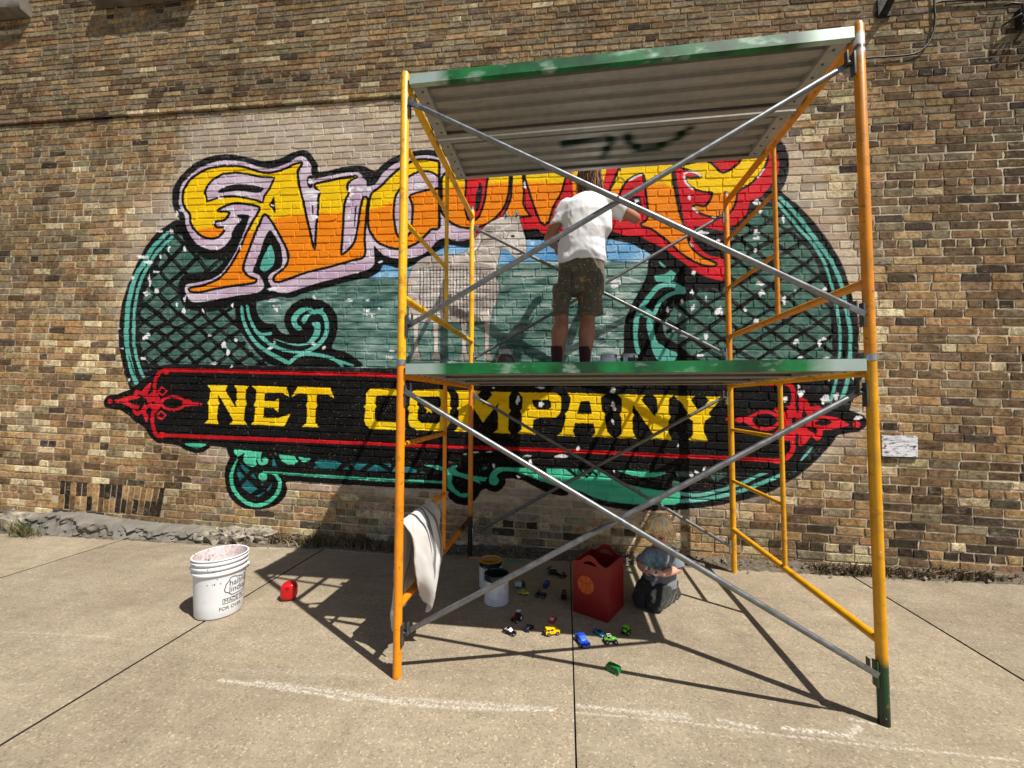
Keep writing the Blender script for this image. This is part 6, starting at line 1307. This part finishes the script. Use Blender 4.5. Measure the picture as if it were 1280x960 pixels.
def sh_disp(c, n_): f1 = mnoise.noise((c.x*15, c.y*10, c.z*7)); return .010*f1+.004*mnoise.noise((c.x*40, c.y*30, c.z*26))
def stains(t, co, c):
    pos = geo_pos(t)
    for sc_, lo, hi, colr, am in ((13, .57, .64, srgb(96, 50, 36), .7), (48, .64, .68, srgb(206, 196, 176), .85), (26, .60, .66, srgb(186, 130, 48), .75), (9, .52, .62, srgb(56, 52, 44), .6)):
        mp_ = t.nodes.new('ShaderNodeMapping'); mp_.inputs['Location'].default_value = (sc_*1.7, sc_, 3); t.links.new(pos, mp_.inputs[0]); c = mixc(t, math_n(t, 'MULTIPLY', ramp(t, noise_tex(t, sc_, 4, .6, mp_.outputs[0]), [(lo, (0,)*3), (hi, (1,)*3)]), am), c, colr)
    return c
SHO = fuse('shorts', sh, .0075, cloth('olive_canvas', srgb(92, 87, 72), .15, 20, stains), man, sm=2, disp=sh_disp)
M_POCK = cloth('olive_pocket', srgb(86, 78, 62), .15, 20, stains)
for px_, w_ in ((706, .085), (741, .095)):
    c = Mx(px_, 350, MY-.13); pk = MB(); ring_loft(pk, [(c+Vector((0, .004, -.07)), (w_*.5, 0, 0), (0, .010, 0)), (c+Vector((0, 0, .0)), (w_*.52, 0, 0), (0, .012, 0)), (c+Vector((0, .006, .06)), (w_*.5, 0, 0), (0, .010, 0))], 16, .5); pk.build('back_pocket', M_POCK, SHO, sm=40)
M_SOCK = cloth('dark_red_sock', srgb(64, 26, 28), .2, 30)
for a_ in (aL, aR):
    k_ = MB(); top_ = Mx(700, 434, MY).z; ring_loft(k_, [(Vector((a_.x, a_.y, ZF+.05)), (.041, 0, 0), (0, .046, 0)), (Vector((a_.x, a_.y-.002, ZF+.10)), (.0405, 0, 0), (0, .043, 0)), (Vector((a_.x, a_.y-.006, (ZF+.1+top_)/2)), (.044, 0, 0), (0, .048, 0)), (Vector((a_.x, a_.y-.008, top_)), (.048, 0, 0), (0, .053, 0))], 20); k_.build('sock', M_SOCK, man, sm=50)
    s_ = MB(); ring_loft(s_, [(Vector((a_.x, a_.y-.075, ZF+.035)), (.024, 0, 0), (0, 0, .028)), (Vector((a_.x, a_.y-.05, ZF+.045)), (.04, 0, 0), (0, 0, .045)), (Vector((a_.x, a_.y+.02, ZF+.05)), (.045, 0, 0), (0, 0, .049)), (Vector((a_.x, a_.y+.12, ZF+.038)), (.05, 0, 0), (0, 0, .036)), (Vector((a_.x, a_.y+.19, ZF+.026)), (.036, 0, 0), (0, 0, .024))], 18, .8); s_.build('shoe', paint('dark_shoe', srgb(40, 36, 34), .7), man, sm=50)
hair('hair', LM(0, -.03, .10), (.335*.235, .405*.235, .385*.235), hf, man, [srgb(96, 60, 38), srgb(124, 82, 50), srgb(74, 46, 30), srgb(148, 104, 66)], 560, R(115), .17, 2, .0066, .45, .006)
# brush in the right hand
bp = wrR+(wrR-elR).normalized()*.09+Vector((-.02, .02, -.005)); bt_ = Vector((bp.x-.03, WALL_Y-.012, bp.z+.05)); dB = (bt_-bp).normalized(); bru = empty('paint_brush', bp, label='thin paint brush in the man\'s raised right hand, touching the wall', cat='brush')
MB().tube([-dB*.07, -dB*.02, dB*(bt_-bp).length*.72], [.0035, .006, .005], 8).build('handle', paint('brush_wood', srgb(176, 120, 60), .5), bru, sm=40)
MB().tube([dB*(bt_-bp).length*.72, dB*(bt_-bp).length*.85], .0075, 8).build('ferrule', M_SIL, bru, sm=40); MB().tube([dB*(bt_-bp).length*.85, dB*(bt_-bp).length*.99], [.008, .003], 8).build('bristles', paint('bristle_red', srgb(150, 24, 30), .8), bru, sm=40)

# ---- the child kneeling by the red box
def Cx(px, py, y): return on_wall(px, py, y)
KY = .98; SK2 = skin('child_skin', srgb(216, 160, 134)); cb_ = MB()
pel = Cx(824, 738, KY+.02); pel.z = .118; neck = Cx(824, 684, KY-.03); hc = Cx(826, 662, KY-.075)
ff = Vector((-.55, -.66, -.56)).normalized()                          # where the bent head looks: down at the toy
LC = head(cb_, hc, .196, ff, neck+Vector((0, .01, 0)))
sl, sr = neck+Vector((-.074, -.03, -.045)), neck+Vector((.086, .01, -.050))
ring_loft(cb_, [(pel+Vector((0, 0, -.04)), (.075, .02, 0), (-.02, .075, 0)), (pel+Vector((0, 0, .05)), (.082, .02, 0), (-.02, .078, 0)), ((pel+neck)/2, (.08, .015, 0), (-.015, .072, 0)), (neck+Vector((.004, 0, -.055)), (.092, .015, 0), (-.012, .064, 0)), (neck, (.045, 0, 0), (0, .042, 0))])
el1, wr1 = Cx(801, 706, KY-.10), Cx(806, 713, KY-.165); el2, wr2 = Cx(848, 711, KY-.05), Cx(829, 718, KY-.15)
limb(cb_, [sl, (sl+el1)/2, el1], [.034, .031, .027], 12); limb(cb_, [el1, (el1+wr1)/2, wr1], [.027, .026, .018], 12); limb(cb_, [sr, (sr+el2)/2, el2], [.034, .031, .027], 12); limb(cb_, [el2, (el2+wr2)/2, wr2], [.027, .026, .018], 12)
toyc = Cx(813.5, 713.5, KY-.20)
hand(cb_, wr1, toyc-wr1+Vector((-.01, -.01, .006)), (.6, .2, -.3), .52, .8, 1); hand(cb_, wr2, toyc-wr2+Vector((0, -.02, -.004)), (-.2, .5, .4), .52, .8, -1)
kn1, kn2 = Vector(on_ground(801, 760))+Vector((0, .02, .055)), Vector(on_ground(820, 767))+Vector((0, .025, .055))
an1, an2 = pel+Vector((-.02, .10, -.09)), pel+Vector((.115, .05, -.09))
for h_, k_, a_ in ((pel+Vector((-.05, 0, -.02)), kn1, an1), (pel+Vector((.055, 0, -.02)), kn2, an2)):
    limb(cb_, [h_, (h_+k_)/2+Vector((0, 0, .0)), k_], [.052, .044, .038], 14); limb(cb_, [k_, (k_+a_)/2, a_], [.042, .040, .028], 12); limb(cb_, [a_, a_+Vector((.01, .05, -.01)), a_+Vector((.015, .09, -.012))], [.026, .024, .018], 10)
kid = fuse('person', cb_, .0046, SK2, sm=3); tag(kid, 'blond child in grey T-shirt kneeling by the red box, holding a white toy', 'person')
face_bits(LC, .196, kid, srgb(176, 96, 88), True)
t2 = MB(); hemz = pel.z+.01
ring_loft(t2, [(pel+Vector((.004, 0, -.022)), (.116, .02, 0), (-.02, .106, 0)), (pel+Vector((.004, 0, .05)), (.112, .02, 0), (-.02, .100, 0)), ((pel+neck)/2+Vector((0, 0, .01)), (.101, .015, 0), (-.015, .090, 0)), (neck+Vector((.004, 0, -.075)), (.098, .015, 0), (-.012, .078, 0)), (neck+Vector((.004, 0, -.025)), (.076, .01, 0), (-.01, .062, 0)), (neck+Vector((.002, 0, .008)), (.05, 0, 0), (0, .048, 0))], 24)
for s_, e_ in ((sl, el1), (sr, el2)):
    d_ = (e_-s_).normalized(); n1 = d_.orthogonal().normalized(); n2 = d_.cross(n1); limb(t2, [s_-d_*.01, s_+d_*.03], [.045, .047], 14); ring_loft(t2, [(s_+d_*.02, n1*.046, n2*.046), (s_+d_*.085, n1*.050, n2*.050)], 16)
def prn(t, co, c):
    pos = geo_pos(t); ce = Cx(817, 702, KY-.11); d = t.nodes.new('ShaderNodeVectorMath'); d.operation = 'DISTANCE'; t.links.new(pos, d.inputs[0]); d.inputs[1].default_value = tuple(ce)
    ms = math_n(t, 'MULTIPLY', ramp(t, math_n(t, 'MULTIPLY', d.outputs['Value'], 8), [(.38, (1,)*3), (.6, (0,)*3)]), ramp(t, noise_tex(t, 55, 4, .65, pos), [(.42, (0,)*3), (.54, (1,)*3)]))
    return mixc(t, math_n(t, 'MULTIPLY', ms, .85), c, ramp(t, noise_tex(t, 40, 3, .6, pos), [(.35, srgb(30, 92, 112)), (.65, srgb(120, 176, 188))]))
fuse('t_shirt', t2, .005, cloth('grey_jersey', srgb(116, 121, 127), .1, 24, prn), kid, sm=3, disp=lambda c, n_: .006*mnoise.noise((c.x*30, c.y*24, c.z*13))+.003*mnoise.noise((c.x*60, c.y*50, c.z*30)))
tr = MB(); ring_loft(tr, [(pel+Vector((0, 0, -.075)), (.098, .02, 0), (-.02, .10, 0)), (pel+Vector((0, 0, .0)), (.106, .02, 0), (-.02, .098, 0)), (pel+Vector((0, 0, .045)), (.096, .02, 0), (-.02, .088, 0))])
for h_, k_, a_ in ((pel+Vector((-.05, 0, -.02)), kn1, an1), (pel+Vector((.055, 0, -.02)), kn2, an2)):
    limb(tr, [h_, (h_+k_)/2+Vector((0, 0, .004)), k_], [.074, .064, .053], 16); limb(tr, [k_, (k_+a_)/2, a_], [.052, .052, .044], 14)
ball(tr, (kn1+kn2+pel+pel)/4+Vector((-.015, -.01, -.015)), (.10, .10, .052))
def tr_disp(c, n_): return .011*mnoise.noise((c.x*22, c.y*22, c.z*34))+.004*mnoise.noise((c.x*60, c.y*60, c.z*60))
tro = fuse('trousers', tr, .0055, cloth('dark_trousers', srgb(34, 36, 32), .2, 20), kid, sm=3, disp=tr_disp)
for v in tro.data.vertices: v.co.z = max(v.co.z, .004)
for v in kid.data.vertices: v.co.z = max(v.co.z, .006)
for a_ in (an1, an2):
    s_ = MB(); d_ = Vector((.015, .09, -.004)); p = a_+d_*.3; ring_loft(s_, [(p-d_*.35, (.026, 0, 0), (0, 0, .024)), (p+d_*.2, (.031, 0, 0), (0, 0, .030)), (p+d_*.8, (.034, 0, 0), (0, 0, .026)), (p+d_*1.15, (.022, 0, 0), (0, 0, .016))], 16, .8); s_.build('shoe', paint('kid_shoe', srgb(52, 54, 58), .7), kid, sm=50)
hair('hair', LC(0, -.03, .10), (.345*.196, .415*.196, .395*.196), ff, kid, [srgb(242, 208, 148), srgb(250, 226, 174), srgb(224, 182, 122), srgb(253, 240, 200)], 760, R(108), .05, 6, .0048, .27, .004)
wt = toy('toy_car', None, 0, 'white toy car with black windows held in the child\'s hands', 'car', (232, 232, 236), (24, 24, 28), .085, on=toyc); wt.location = toyc+Vector((0, -.004, -.012)); wt.rotation_euler = (R(-60), R(28), R(-8)); del wt['group']
